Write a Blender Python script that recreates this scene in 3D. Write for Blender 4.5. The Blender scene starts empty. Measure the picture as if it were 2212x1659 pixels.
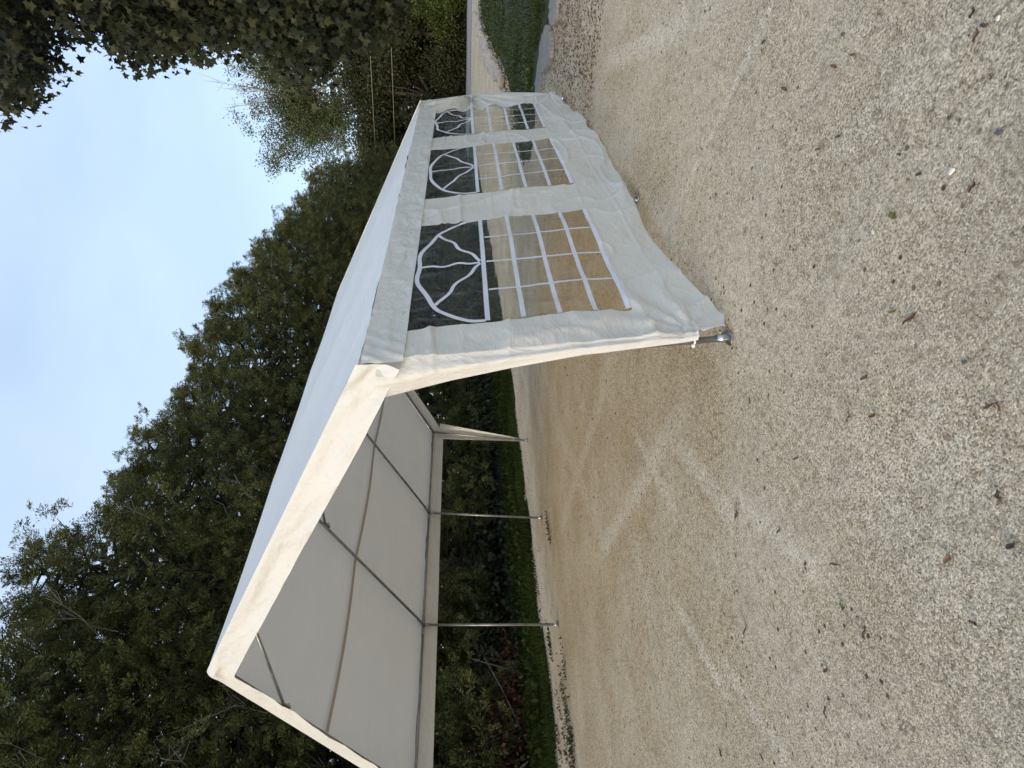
import bpy, math, random
import numpy as np
from mathutils import Vector, Matrix, noise as mnoise
R = math.radians
S = bpy.context.scene
COL = S.collection
rng = np.random.default_rng(7)
random.seed(7)

# ------------------------------------------------------------------ camera
CF, PITCH, ROLL, YAW = 1253.03, 0.094193, 0.002225, 0.649064   # focal in px of a 2212 px wide frame
CAM = np.array([-2.46959, -1.76734, 1.42776])
FW = np.array([math.cos(YAW)*math.cos(PITCH), math.sin(YAW)*math.cos(PITCH), -math.sin(PITCH)])
RT = np.array([math.sin(YAW), -math.cos(YAW), 0.0]); UP = np.cross(RT, FW)
R2 = RT*math.cos(ROLL)+UP*math.sin(ROLL); U2 = -RT*math.sin(ROLL)+UP*math.cos(ROLL)
cd = bpy.data.cameras.new('camera'); cam = bpy.data.objects.new('camera', cd); COL.objects.link(cam)
cd.sensor_fit = 'HORIZONTAL'; cd.sensor_width = 36; cd.lens = CF/2212*36
cd.clip_start = .05; cd.clip_end = 2000
m = Matrix.Identity(4)
for i in range(3):                       # the photograph was taken with the phone on its side: world up is image left
    m[i][0] = -U2[i]; m[i][1] = R2[i]; m[i][2] = -FW[i]; m[i][3] = CAM[i]
cam.matrix_world = m
S.camera = cam

# ------------------------------------------------------------------ light
SUN_EL, SUN_DIR = 19.0, np.array([-1.0, 0.10])     # low warm light from behind the open gable
w = bpy.data.worlds.new('World'); S.world = w; w.use_nodes = True
nt = w.node_tree; bg = nt.nodes['Background']
sky = nt.nodes.new('ShaderNodeTexSky'); sky.sky_type = 'NISHITA'; sky.sun_disc = False
sky.sun_elevation = R(SUN_EL); sky.sun_rotation = math.atan2(SUN_DIR[0], SUN_DIR[1])
sky.air_density = 1.0; sky.dust_density = 1.5; sky.ozone_density = 1.5
tc = nt.nodes.new('ShaderNodeTexCoord'); mp = nt.nodes.new('ShaderNodeMapping'); mp.inputs['Scale'].default_value = (1.2, 1.2, 3.0)
nz = nt.nodes.new('ShaderNodeTexNoise'); nz.inputs['Scale'].default_value = 1.3; nz.inputs['Detail'].default_value = 5
cr = nt.nodes.new('ShaderNodeMapRange'); cr.inputs[1].default_value = .3; cr.inputs[2].default_value = .75
cr.inputs[3].default_value = .46; cr.inputs[4].default_value = .74
mx = nt.nodes.new('ShaderNodeMix'); mx.data_type = 'RGBA'
L = nt.links.new
L(tc.outputs['Generated'], mp.inputs[0]); L(mp.outputs[0], nz.inputs['Vector']); L(nz.outputs['Fac'], cr.inputs[0])
L(cr.outputs[0], mx.inputs[0]); L(sky.outputs[0], mx.inputs[6]); mx.inputs[7].default_value = (4.9, 6.1, 7.7, 1)   # thin high veil
L(mx.outputs[2], bg.inputs[0]); bg.inputs[1].default_value = .10
sl = bpy.data.lights.new('sun', 'SUN'); sl.energy = 1.12; sl.angle = R(24); sl.color = (1.0, .82, .60)
sun = bpy.data.objects.new('sun', sl); COL.objects.link(sun)
sd = Vector((SUN_DIR[0], SUN_DIR[1], 0)).normalized()*math.cos(R(SUN_EL)); sd.z = math.sin(R(SUN_EL))
sun.rotation_euler = sd.to_track_quat('Z', 'Y').to_euler()
S.view_settings.view_transform = 'Standard'; S.view_settings.look = 'None'; S.view_settings.gamma = 1
S.view_settings.use_curve_mapping = False; S.view_settings.exposure = .95
S.render.engine = 'CYCLES'
S.cycles.transparent_max_bounces = 12; S.cycles.max_bounces = 6

# ------------------------------------------------------------------ helpers
def ray(x, y): return FW + R2*((829.5-y)/CF) - U2*((x-1106)/CF)
def terr(x, y):
    d = np.hypot(np.asarray(x)-CAM[0], np.asarray(y)-CAM[1])
    return .02*(np.clip(d, 12, 60)-12)
def gp(x, y):                             # place on the ground seen at a position of the photograph
    d = ray(x, y); h = 0.0
    for _ in range(40):
        P = CAM+d*((h-CAM[2])/d[2]); h = .5*h+.5*float(terr(P[0], P[1]))
    return P
def tag(o, label=None, cat=None, group=None, kind=None):
    if label: o['label'] = label
    if cat: o['category'] = cat
    if group: o['group'] = group
    if kind: o['kind'] = kind
    return o
def thing(name, label, cat, loc=(0,0,0), group=None):
    o = bpy.data.objects.new(name, None); COL.objects.link(o); o.location = loc
    o.empty_display_size = .2
    return tag(o, label, cat, group)
def obj(name, V, F, mat, parent=None, smooth=False, loc=None):
    me = bpy.data.meshes.new(name)
    V = np.asarray(V, dtype=np.float32)
    if isinstance(F, np.ndarray):
        k = F.shape[1]; n = len(F)
        me.vertices.add(len(V)); me.vertices.foreach_set('co', V.ravel())
        me.loops.add(n*k); me.loops.foreach_set('vertex_index', F.astype(np.int32).ravel())
        me.polygons.add(n); me.polygons.foreach_set('loop_start', np.arange(0, n*k, k, dtype=np.int32))
        me.update(calc_edges=True); me.validate()
    else:
        me.from_pydata(V.tolist(), [], F); me.update()
    if smooth: me.polygons.foreach_set('use_smooth', [True]*len(me.polygons))
    if mat: me.materials.append(mat)
    o = bpy.data.objects.new(name, me); COL.objects.link(o)
    if parent: o.parent = parent
    if loc is not None: o.location = loc
    return o
class MB:
    def __init__(s): s.V = []; s.F = []; s.n = 0
    def add(s, V, F):
        s.V.extend([tuple(map(float, v)) for v in V]); s.F.extend([tuple(i+s.n for i in f) for f in F]); s.n += len(V)
    def tube(s, pts, r, k=8, cap=True):
        pts = [Vector(p) for p in pts]; n = len(pts)
        rr = r if hasattr(r, '__len__') else [r]*n
        V = []
        ref = None
        for i, p in enumerate(pts):
            d = (pts[min(i+1, n-1)]-pts[max(i-1, 0)]).normalized()
            if ref is None: ref = d.orthogonal().normalized()
            a = (ref-d*ref.dot(d)).normalized(); b = d.cross(a); ref = a
            for j in range(k):
                t = 2*math.pi*j/k; V.append(p+(a*math.cos(t)+b*math.sin(t))*rr[i])
        F = [(i*k+j, i*k+(j+1) % k, (i+1)*k+(j+1) % k, (i+1)*k+j) for i in range(n-1) for j in range(k)]
        if cap: F += [tuple(range(k))[::-1], tuple(range((n-1)*k, n*k))]
        s.add(V, F); return s
    def box(s, c, sz, M=None):
        V = []
        for x in (-.5, .5):
            for y in (-.5, .5):
                for z in (-.5, .5):
                    v = Vector((x*sz[0], y*sz[1], z*sz[2]))
                    if M: v = M @ v
                    V.append(Vector(c)+v)
        s.add(V, [(0,1,3,2),(4,6,7,5),(0,4,5,1),(2,3,7,6),(0,2,6,4),(1,5,7,3)]); return s
    def build(s, name, mat, parent=None, smooth=False): return obj(name, s.V, s.F, mat, parent, smooth)
def grid(P, name, mat, parent=None, smooth=True):    # P: (nu, nv, 3)
    nu, nv = P.shape[:2]
    idx = np.arange(nu*nv).reshape(nu, nv)
    F = np.stack([idx[:-1,:-1], idx[1:,:-1], idx[1:,1:], idx[:-1,1:]], -1).reshape(-1, 4)
    return obj(name, P.reshape(-1, 3), F, mat, parent, smooth)
# value noise
_T = rng.random((256, 256))
def vn(x, y, seed=0):
    x = np.asarray(x, float)+seed*17.31; y = np.asarray(y, float)+seed*5.77
    xi = np.floor(x).astype(int); yi = np.floor(y).astype(int); fx = x-xi; fy = y-yi
    fx = fx*fx*(3-2*fx); fy = fy*fy*(3-2*fy)
    g = lambda a, b: _T[a % 256, b % 256]
    return (g(xi, yi)*(1-fx)+g(xi+1, yi)*fx)*(1-fy)+(g(xi, yi+1)*(1-fx)+g(xi+1, yi+1)*fx)*fy-.5
def fbm(x, y, seed=0, o=4):
    s = 0; a = 1
    for i in range(o): s = s+a*vn(x*2**i, y*2**i, seed+i*3); a *= .5
    return s
def ridge(x, y, seed=0): return 1-np.abs(vn(x, y, seed))*4     # sharp creases

# ------------------------------------------------------------------ materials
def mat(name): 
    M = bpy.data.materials.new(name); M.use_nodes = True
    return M, M.node_tree, M.node_tree.nodes['Principled BSDF']
def N(t, ty, **kw):
    n = t.nodes.new(ty)
    for k, v in kw.items(): setattr(n, k, v)
    return n
def setin(n, **kw):
    for k, v in kw.items(): n.inputs[k.replace('_', ' ')].default_value = v
    return n
def noise_n(t, scale, detail=4, vec=None, rough=.5):
    n = N(t, 'ShaderNodeTexNoise'); n.inputs['Scale'].default_value = scale; n.inputs['Detail'].default_value = detail
    n.inputs['Roughness'].default_value = rough
    if vec: t.links.new(vec, n.inputs['Vector'])
    return n
def ramp(t, src, stops):
    n = N(t, 'ShaderNodeValToRGB'); e = n.color_ramp.elements
    while len(e) < len(stops): e.new(.5)
    for i, (p, c) in enumerate(stops): e[i].position = p; e[i].color = (*c, 1) if len(c) == 3 else c
    t.links.new(src, n.inputs[0]); return n
def mixc(t, fac, a, b, mode='MIX'):
    n = N(t, 'ShaderNodeMix'); n.data_type = 'RGBA'; n.blend_type = mode
    for s, i in ((fac, 0), (a, 6), (b, 7)):
        if isinstance(s, (int, float)): n.inputs[i].default_value = s
        elif isinstance(s, tuple): n.inputs[i].default_value = (*s, 1)
        else: t.links.new(s, n.inputs[i])
    return n.outputs[2]
def bump(t, h, strength, dist, prev=None):
    b = N(t, 'ShaderNodeBump'); b.inputs['Strength'].default_value = strength; b.inputs['Distance'].default_value = dist
    t.links.new(h, b.inputs['Height'])
    if prev: t.links.new(prev, b.inputs['Normal'])
    return b.outputs[0]
def simple(name, col, rough=.6, metal=0, var=.15, scale=6):
    M, t, p = mat(name)
    tcn = N(t, 'ShaderNodeTexCoord'); n = noise_n(t, scale, 4, tcn.outputs['Object'])
    r = ramp(t, n.outputs[0], [(.3, tuple(c*(1-var) for c in col)), (.7, tuple(min(1, c*(1+var)) for c in col))])
    t.links.new(r.outputs[0], p.inputs['Base Color']); p.inputs['Roughness'].default_value = rough; p.inputs['Metallic'].default_value = metal
    return M
def cloth(name, col, trans=.3, bscale=1.0, streak=None, wr=.5, ck=.5):
    M, t, p = mat(name)
    tcn = N(t, 'ShaderNodeTexCoord'); mpn = N(t, 'ShaderNodeMapping'); t.links.new(tcn.outputs['Object'], mpn.inputs[0])
    if streak: mpn.inputs['Scale'].default_value = streak
    n1 = noise_n(t, 7*bscale, 6, mpn.outputs[0], .6)
    n2 = noise_n(t, 900, 2, tcn.outputs['Object'])
    v = N(t, 'ShaderNodeTexVoronoi'); v.feature = 'DISTANCE_TO_EDGE'; v.inputs['Scale'].default_value = 5*bscale
    wv = noise_n(t, 3*bscale, 3, mpn.outputs[0])
    vm = N(t, 'ShaderNodeVectorMath'); vm.operation = 'ADD'
    t.links.new(mpn.outputs[0], vm.inputs[0])
    vs = N(t, 'ShaderNodeVectorMath'); vs.operation = 'SCALE'; vs.inputs['Scale'].default_value = .35
    t.links.new(wv.outputs['Color'], vs.inputs[0]); t.links.new(vs.outputs[0], vm.inputs[1]); t.links.new(vm.outputs[0], v.inputs['Vector'])
    vr = N(t, 'ShaderNodeMapRange'); vr.inputs[1].default_value = 0; vr.inputs[2].default_value = .13; vr.inputs[3].default_value = 1; vr.inputs[4].default_value = 0
    t.links.new(v.outputs['Distance'], vr.inputs[0])
    b1 = bump(t, n1.outputs[0], wr, .03)
    b2 = bump(t, vr.outputs[0], wr*ck, .009, b1)
    b3 = bump(t, n2.outputs[0], .12, .0006, b2)
    t.links.new(b3, p.inputs['Normal'])
    nc = noise_n(t, 2.2, 4, tcn.outputs['Object'])
    rc = ramp(t, nc.outputs[0], [(.3, tuple(c*.95 for c in col)), (.7, col)])
    t.links.new(rc.outputs[0], p.inputs['Base Color']); p.inputs['Roughness'].default_value = .45
    p.inputs['Specular IOR Level'].default_value = .35
    tr = N(t, 'ShaderNodeBsdfTranslucent'); t.links.new(rc.outputs[0], tr.inputs[0]); t.links.new(b2, tr.inputs['Normal'])
    ms = N(t, 'ShaderNodeMixShader'); ms.inputs[0].default_value = trans
    t.links.new(p.outputs[0], ms.inputs[1]); t.links.new(tr.outputs[0], ms.inputs[2])
    t.links.new(ms.outputs[0], t.nodes['Material Output'].inputs[0])
    return M
M_roof = cloth('canopy_fabric', (.80, .81, .80), .21, .8, (0.5, 3.0, 3.0), .35)
M_val = cloth('valance_fabric', (.80, .78, .73), .2, 1.3, None, .55, .42)
M_wall = cloth('wall_fabric', (.81, .79, .73), .28, 1.0, (1.0, 1.0, 2.2), .42)
M_curt = cloth('curtain_fabric', (.80, .78, .73), .2, 1.2, (2.0, 2.0, .8), .5)
M_seam = cloth('seam_tape', (.50, .46, .41), .1, 1, None, .2)
def film():
    M, t, p = mat('clear_film')
    tcn = N(t, 'ShaderNodeTexCoord'); mpn = N(t, 'ShaderNodeMapping'); mpn.inputs['Rotation'].default_value = (0, .5, 0); mpn.inputs['Scale'].default_value = (6, 1, 1.1)
    t.links.new(tcn.outputs['Object'], mpn.inputs[0])
    n = noise_n(t, 2.5, 5, mpn.outputs[0], .6); n2 = noise_n(t, 9, 4, tcn.outputs['Object'])
    b = bump(t, n2.outputs[0], .35, .02, bump(t, n.outputs[0], .5, .03))
    g = N(t, 'ShaderNodeBsdfGlossy'); g.inputs['Roughness'].default_value = .06; t.links.new(b, g.inputs['Normal'])
    tp = N(t, 'ShaderNodeBsdfTransparent'); tp.inputs[0].default_value = (.89, .87, .81, 1)
    df = N(t, 'ShaderNodeBsdfDiffuse'); df.inputs[0].default_value = (.55, .55, .53, 1); t.links.new(b, df.inputs['Normal'])
    fr = N(t, 'ShaderNodeFresnel'); fr.inputs['IOR'].default_value = 1.42; t.links.new(b, fr.inputs['Normal'])
    fa = N(t, 'ShaderNodeMath'); fa.operation = 'MULTIPLY'; fa.inputs[1].default_value = .6; t.links.new(fr.outputs[0], fa.inputs[0])
    mr = N(t, 'ShaderNodeMapRange'); mr.inputs[1].default_value = .54; mr.inputs[2].default_value = .76; mr.inputs[3].default_value = .0; mr.inputs[4].default_value = .18
    t.links.new(n.outputs[0], mr.inputs[0])
    m1 = N(t, 'ShaderNodeMixShader'); t.links.new(mr.outputs[0], m1.inputs[0]); t.links.new(tp.outputs[0], m1.inputs[1]); t.links.new(df.outputs[0], m1.inputs[2])
    m2 = N(t, 'ShaderNodeMixShader'); t.links.new(fa.outputs[0], m2.inputs[0]); t.links.new(m1.outputs[0], m2.inputs[1]); t.links.new(g.outputs[0], m2.inputs[2])
    t.links.new(m2.outputs[0], t.nodes['Material Output'].inputs[0]); return M
M_film = film()
M_bar = simple('printed_bar', (.66, .66, .70), .5, 0, .05)
M_steel = simple('galvanised_steel', (.30, .31, .31), .42, .75, .25, 14)
M_steel2 = simple('zinc_plate', (.50, .51, .52), .28, .9, .2, 30)
M_tie = simple('white_cord', (.82, .82, .80), .6, 0, .03)
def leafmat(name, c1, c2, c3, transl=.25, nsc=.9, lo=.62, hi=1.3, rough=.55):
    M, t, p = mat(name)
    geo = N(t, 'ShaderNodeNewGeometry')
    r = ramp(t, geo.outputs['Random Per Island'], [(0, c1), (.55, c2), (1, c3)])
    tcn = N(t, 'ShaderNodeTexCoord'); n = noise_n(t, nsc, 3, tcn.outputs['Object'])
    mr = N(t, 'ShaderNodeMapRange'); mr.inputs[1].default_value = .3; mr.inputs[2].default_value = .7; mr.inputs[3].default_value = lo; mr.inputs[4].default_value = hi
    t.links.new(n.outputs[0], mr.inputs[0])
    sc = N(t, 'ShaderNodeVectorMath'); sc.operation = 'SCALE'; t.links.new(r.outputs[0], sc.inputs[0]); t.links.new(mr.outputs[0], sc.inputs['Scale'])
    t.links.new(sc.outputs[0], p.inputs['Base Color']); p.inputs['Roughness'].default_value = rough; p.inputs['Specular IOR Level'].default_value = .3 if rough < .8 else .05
    tr = N(t, 'ShaderNodeBsdfTranslucent'); t.links.new(sc.outputs[0], tr.inputs[0])
    ms = N(t, 'ShaderNodeMixShader'); ms.inputs[0].default_value = transl
    t.links.new(p.outputs[0], ms.inputs[1]); t.links.new(tr.outputs[0], ms.inputs[2]); t.links.new(ms.outputs[0], t.nodes['Material Output'].inputs[0])
    return M
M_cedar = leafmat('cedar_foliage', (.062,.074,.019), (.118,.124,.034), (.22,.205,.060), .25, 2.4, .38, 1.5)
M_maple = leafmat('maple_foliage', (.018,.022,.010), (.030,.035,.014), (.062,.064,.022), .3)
M_cotton = leafmat('cottonwood_foliage', (.055,.078,.024), (.095,.12,.042), (.15,.17,.075), .35)
M_wood = leafmat('woodland_foliage', (.030,.036,.014), (.055,.060,.022), (.10,.09,.035))
M_bush = leafmat('bright_bush_foliage', (.05,.075,.016), (.09,.12,.026), (.15,.18,.04), .35)
M_yel = leafmat('yellow_foliage', (.13,.14,.03), (.22,.22,.05), (.30,.28,.06), .35)
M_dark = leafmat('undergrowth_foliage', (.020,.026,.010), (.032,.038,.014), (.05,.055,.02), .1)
M_dead = leafmat('dead_foliage', (.06,.024,.012), (.11,.045,.02), (.20,.085,.03), .1)
M_grass = leafmat('grass_blades', (.020,.031,.007), (.033,.046,.010), (.058,.070,.018), .3, .9, .62, 1.3, .9)
M_lawnb = leafmat('lawn_blades', (.026,.036,.005), (.044,.056,.008), (.072,.080,.015), .3, .9, .62, 1.3, .9)
M_bark = simple('bark', (.08, .065, .05), .9, 0, .35, 9)
M_barkc = simple('cedar_bark', (.035, .028, .022), .9, 0, .35, 9)
M_pale = simple('pale_twigs', (.30, .27, .23), .9, 0, .2, 9)
TRACKS = [((1.02,2.95),(.35,.74),.10,.85),((.95,1.32),(.0,1.15),.07,.8),((.15,.75),(-.62,.53),.07,.75),((1.3,-.2),(.55,-1.75),.030,.6),((-.34,-1.29),(-.62,-1.62),.05,.35),
 ((-.55,.42),(-1.2,.15),.05,.7),((-.4,1.62),(-1.1,1.34),.05,.7),((-1.05,1.22),(-1.7,.93),.05,.6),((3.6,-.95),(1.5,-1.5),.09,.7),((2.6,4.6),(1.9,1.4),.12,.6),((3.6,3.6),(1.6,3.0),.14,.5)]
def gravel_mat():
    M, t, p = mat('gravel')
    tcn = N(t, 'ShaderNodeTexCoord'); o = tcn.outputs['Object']
    mps = N(t, 'ShaderNodeMapping'); mps.inputs['Rotation'].default_value = (0, 0, -1.0); mps.inputs['Scale'].default_value = (.45, 1.0, 1); t.links.new(o, mps.inputs[0])
    big = noise_n(t, .16, 3, o); track = noise_n(t, 1.3, 5, mps.outputs[0], .55); mid = noise_n(t, 1.1, 6, o, .6); fine = noise_n(t, 90, 5, o, .75)
    c0 = ramp(t, big.outputs[0], [(.38, (.50,.42,.31)), (.62, (.50,.435,.335))]).outputs[0]
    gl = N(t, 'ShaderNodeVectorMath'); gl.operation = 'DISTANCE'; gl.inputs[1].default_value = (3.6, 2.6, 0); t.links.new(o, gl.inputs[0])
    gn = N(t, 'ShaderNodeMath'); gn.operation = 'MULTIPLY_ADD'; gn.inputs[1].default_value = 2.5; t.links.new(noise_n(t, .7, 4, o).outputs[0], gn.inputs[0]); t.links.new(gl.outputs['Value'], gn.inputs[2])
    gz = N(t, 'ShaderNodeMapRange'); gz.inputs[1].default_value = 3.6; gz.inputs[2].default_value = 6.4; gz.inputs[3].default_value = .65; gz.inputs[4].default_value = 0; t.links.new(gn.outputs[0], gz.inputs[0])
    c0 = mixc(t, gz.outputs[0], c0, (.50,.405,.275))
    c1 = mixc(t, ramp(t, mid.outputs[0], [(.42, (0,0,0)), (.68, (1,1,1))]).outputs[0], c0, (.60,.53,.42))
    c2 = mixc(t, ramp(t, track.outputs[0], [(.50, (0,0,0)), (.66, (.5,.5,.5))]).outputs[0], c1, (.62,.56,.46))
    # pale wheel scuffs and rake marks worn into the surface (a stain has its own shape and place)
    wn = noise_n(t, 3.5, 5, o, .65); acc = None
    for (x0, y0), (x1, y1), hw, st_ in TRACKS:
        L_ = math.hypot(x1-x0, y1-y0); dx, dy = (x1-x0)/L_, (y1-y0)/L_
        sub = N(t, 'ShaderNodeVectorMath'); sub.operation = 'SUBTRACT'; sub.inputs[1].default_value = ((x0+x1)/2, (y0+y1)/2, 0); t.links.new(o, sub.inputs[0])
        def dot(vx, vy):
            n = N(t, 'ShaderNodeVectorMath'); n.operation = 'DOT_PRODUCT'; n.inputs[1].default_value = (vx, vy, 0); t.links.new(sub.outputs[0], n.inputs[0])
            a = N(t, 'ShaderNodeMath'); a.operation = 'ABSOLUTE'; t.links.new(n.outputs['Value'], a.inputs[0]); return a.outputs[0]
        def fall(src, a0, a1, k):
            ad = N(t, 'ShaderNodeMath'); ad.operation = 'MULTIPLY_ADD'; ad.inputs[1].default_value = k; t.links.new(wn.outputs[0], ad.inputs[0]); t.links.new(src, ad.inputs[2])
            f = N(t, 'ShaderNodeMapRange'); f.interpolation_type = 'SMOOTHSTEP'; f.inputs[1].default_value = a0+k*.5; f.inputs[2].default_value = a1+k*.5; f.inputs[3].default_value = 1; f.inputs[4].default_value = 0
            t.links.new(ad.outputs[0], f.inputs[0]); return f.outputs[0]
        a_ = fall(dot(-dy, dx), hw*.3, hw*1.5, hw*2.2); b_ = fall(dot(dx, dy), L_*.35, L_*.75, .5)
        m_ = N(t, 'ShaderNodeMath'); m_.operation = 'MULTIPLY'; t.links.new(a_, m_.inputs[0]); t.links.new(b_, m_.inputs[1])
        m2 = N(t, 'ShaderNodeMath'); m2.operation = 'MULTIPLY'; m2.inputs[1].default_value = st_; t.links.new(m_.outputs[0], m2.inputs[0])
        if acc is None: acc = m2.outputs[0]
        else:
            mm = N(t, 'ShaderNodeMath'); mm.operation = 'MAXIMUM'; t.links.new(acc, mm.inputs[0]); t.links.new(m2.outputs[0], mm.inputs[1]); acc = mm.outputs[0]
    c2 = mixc(t, acc, c2, (.66,.60,.50))
    # aggregate
    v1 = N(t, 'ShaderNodeTexVoronoi'); v1.inputs['Scale'].default_value = 165; t.links.new(o, v1.inputs['Vector'])
    hs = N(t, 'ShaderNodeSeparateColor'); t.links.new(v1.outputs['Color'], hs.inputs[0])
    st = ramp(t, hs.outputs[0], [(0, (.40,.38,.36)), (.22, (.68,.66,.63)), (.5, (1,1,1)), (.8, (1.25,1.22,1.15)), (1, (1.5,1.5,1.5))])
    loose = ramp(t, mid.outputs[0], [(.35, (1,1,1)), (.66, (.35,.35,.35))])
    c3 = mixc(t, loose.outputs[0], c2, mixc(t, 1.0, c2, st.outputs[0], 'MULTIPLY'))
    c4 = mixc(t, 1.0, c3, ramp(t, fine.outputs[0], [(.33, (.56,.52,.47)), (.48, (.95,.94,.92)), (.68, (1.18,1.17,1.15))]).outputs[0], 'MULTIPLY')
    g3 = noise_n(t, 22, 5, o, .8)
    c4 = mixc(t, 1.0, c4, ramp(t, g3.outputs[0], [(.34, (.62,.55,.47)), (.46, (.96,.95,.93)), (.66, (1.12,1.12,1.11))]).outputs[0], 'MULTIPLY')
    # dark organic specks
    v2 = N(t, 'ShaderNodeTexVoronoi'); v2.inputs['Scale'].default_value = 13; t.links.new(o, v2.inputs['Vector']); v2.inputs['Randomness'].default_value = 1
    spk = ramp(t, v2.outputs['Distance'], [(.09, (1,1,1)), (.15, (0,0,0))])
    pn = noise_n(t, .8, 4, o); pm = ramp(t, pn.outputs[0], [(.40, (0,0,0)), (.56, (1,1,1))])
    sm = N(t, 'ShaderNodeMath'); sm.operation = 'MULTIPLY'; t.links.new(spk.outputs[0], sm.inputs[0]); t.links.new(pm.outputs[0], sm.inputs[1])
    c5 = mixc(t, sm.outputs[0], c4, (.10,.065,.035))
    n3 = noise_n(t, 2.3, 6, o, .7)
    c6 = mixc(t, ramp(t, n3.outputs[0], [(.55, (0,0,0)), (.70, (.4,.4,.4))]).outputs[0], c5, (.27,.205,.13))
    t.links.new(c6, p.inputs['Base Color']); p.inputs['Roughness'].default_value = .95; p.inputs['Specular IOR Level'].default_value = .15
    b1 = bump(t, mid.outputs[0], .6, .05); b2 = bump(t, v1.outputs['Distance'], .7, .003, b1); b2.node.invert = True
    b3 = bump(t, fine.outputs[0], .7, .005, b2)
    t.links.new(b3, p.inputs['Normal']); return M
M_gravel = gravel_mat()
def stone_mat(name, a, b, c):
    M, t, p = mat(name); geo = N(t, 'ShaderNodeNewGeometry'); oi = N(t, 'ShaderNodeObjectInfo'); tcn = N(t, 'ShaderNodeTexCoord')
    r = ramp(t, geo.outputs['Random Per Island'], [(0, a), (.6, b), (1, c)])
    n = noise_n(t, 14, 6, tcn.outputs['Object'], .7)
    col = mixc(t, 1.0, r.outputs[0], ramp(t, n.outputs[0], [(.3, (.6,.58,.55)), (.7, (1.15,1.15,1.15))]).outputs[0], 'MULTIPLY')
    t.links.new(col, p.inputs['Base Color']); p.inputs['Roughness'].default_value = .9
    t.links.new(bump(t, n.outputs[0], .6, .02), p.inputs['Normal']); return M
M_peb = stone_mat('pebbles', (.26,.23,.19), (.50,.43,.33), (.74,.68,.57))
M_rock = stone_mat('limestone', (.22,.215,.205), (.29,.28,.27), (.35,.34,.32))
M_soil = simple('soil', (.035,.028,.018), .95, 0, .4, 3)
M_turf = simple('turf', (.024,.038,.010), .95, 0, .35, 2)
M_road = simple('asphalt', (.30,.29,.31), .9, 0, .1, 3)
M_wire = simple('wire_sheath', (.30,.27,.14), .6, 0, .05)

# ------------------------------------------------------------------ ground
rr = np.concatenate([np.linspace(0, 6, 130), np.geomspace(6.05, 24, 170), np.geomspace(24.5, 600, 40)])
th = np.linspace(0, 2*math.pi, 300)
Rg, Tg = np.meshgrid(rr, th, indexing='ij')
X = CAM[0]+Rg*np.cos(Tg); Y = CAM[1]+Rg*np.sin(Tg)
Z = terr(X, Y)+np.where(Rg < 60, .010*fbm(X*.9, Y*.9, 3)+.006*fbm(X*4, Y*4, 9, 3), 0)-.004
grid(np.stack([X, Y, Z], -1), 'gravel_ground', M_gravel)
tag(bpy.data.objects['gravel_ground'], kind='structure')
def inpoly(px, py, poly):
    c = np.zeros(px.shape, bool); n = len(poly)
    for i in range(n):
        x1, y1 = poly[i]; x2, y2 = poly[(i+1) % n]
        cnd = ((y1 > py) != (y2 > py)) & (px < (x2-x1)*(py-y1)/(y2-y1+1e-12)+x1)
        c ^= cnd
    return c
def chaikin(p, n=2):
    for _ in range(n):
        q = []
        for i in range(len(p)):
            a, b = np.array(p[i]), np.array(p[(i+1) % len(p)]); q += [tuple(.75*a+.25*b), tuple(.25*a+.75*b)]
        p = q
    return p
def patch(name, poly, mat_, cell, lift, mound=0, jag=.08):
    P = np.array(poly); x0, y0 = P.min(0)-.3; x1, y1 = P.max(0)+.3
    xs = np.arange(x0, x1, cell); ys = np.arange(y0, y1, cell)
    XX, YY = np.meshgrid(xs, ys, indexing='ij')
    jx = XX+jag*2*fbm(XX*2.2, YY*2.2, 5); jy = YY+jag*2*fbm(XX*2.2, YY*2.2, 8)
    ins = inpoly(jx, jy, poly)
    ZZ = terr(XX, YY)+lift+.01*fbm(XX*1.5, YY*1.5, 2)
    if mound:
        d = np.full(XX.shape, 9.)
        Q = np.array(poly)
        for i in range(len(Q)):
            a, b = Q[i], Q[(i+1) % len(Q)]; ab = b-a; t_ = np.clip(((XX-a[0])*ab[0]+(YY-a[1])*ab[1])/(ab@ab+1e-9), 0, 1)
            d = np.minimum(d, np.hypot(XX-a[0]-t_*ab[0], YY-a[1]-t_*ab[1]))
        ZZ = ZZ+mound*(1-np.exp(-d/.6))
    idx = np.arange(XX.size).reshape(XX.shape)
    f = np.stack([idx[:-1,:-1], idx[1:,:-1], idx[1:,1:], idx[:-1,1:]], -1); k = ins[:-1,:-1] & ins[1:,1:]
    return obj(name, np.stack([XX, YY, ZZ], -1).reshape(-1, 3), f[k], mat_, smooth=True)
LAWN = chaikin([(9.16,.36),(8.9,1.0),(9.3,1.7),(10.5,2.0),(11.8,1.75),(13.4,1.2),(15.7,1.0),(19.1,1.06),(24.6,1.1),(28.3,.84),(31,-.2),(33,-6),(30,-14),(16,-14),(8,-8),(7.6,-3.5),(7.9,-1.2),(8.0,-.9),(8.37,-.75),(8.44,-.5),(8.91,-.1)])
tag(patch('lawn', LAWN, M_turf, .12, .012, .10), kind='structure')
VERGE_N = [(60,8.6),(30,7.4),(14,6.9),(9.5,6.85),(7.8,7.0),(6.8,7.05),(5.3,7.25),(3.9,7.2),(3.1,7.45),(2.3,7.1),(1.6,7.05),(.97,7.25),(.6,7.35),(-4,7.6),(-12,7.6)]
VERGE = [(-12,40),(60,40)]+VERGE_N
tag(patch('grass_verge', VERGE, M_turf, .35, .010, 0, .12), kind='structure')
BED = [(-12,39),(60,39),(60,11.0),(14,9.9),(9,9.3),(6,9.4),(4.4,10.2),(2.5,10.2),(0,10.4),(-12,10.4)]
tag(patch('soil_under_hedge', BED, M_soil, .25, .022, 0, .15), kind='structure')
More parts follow.
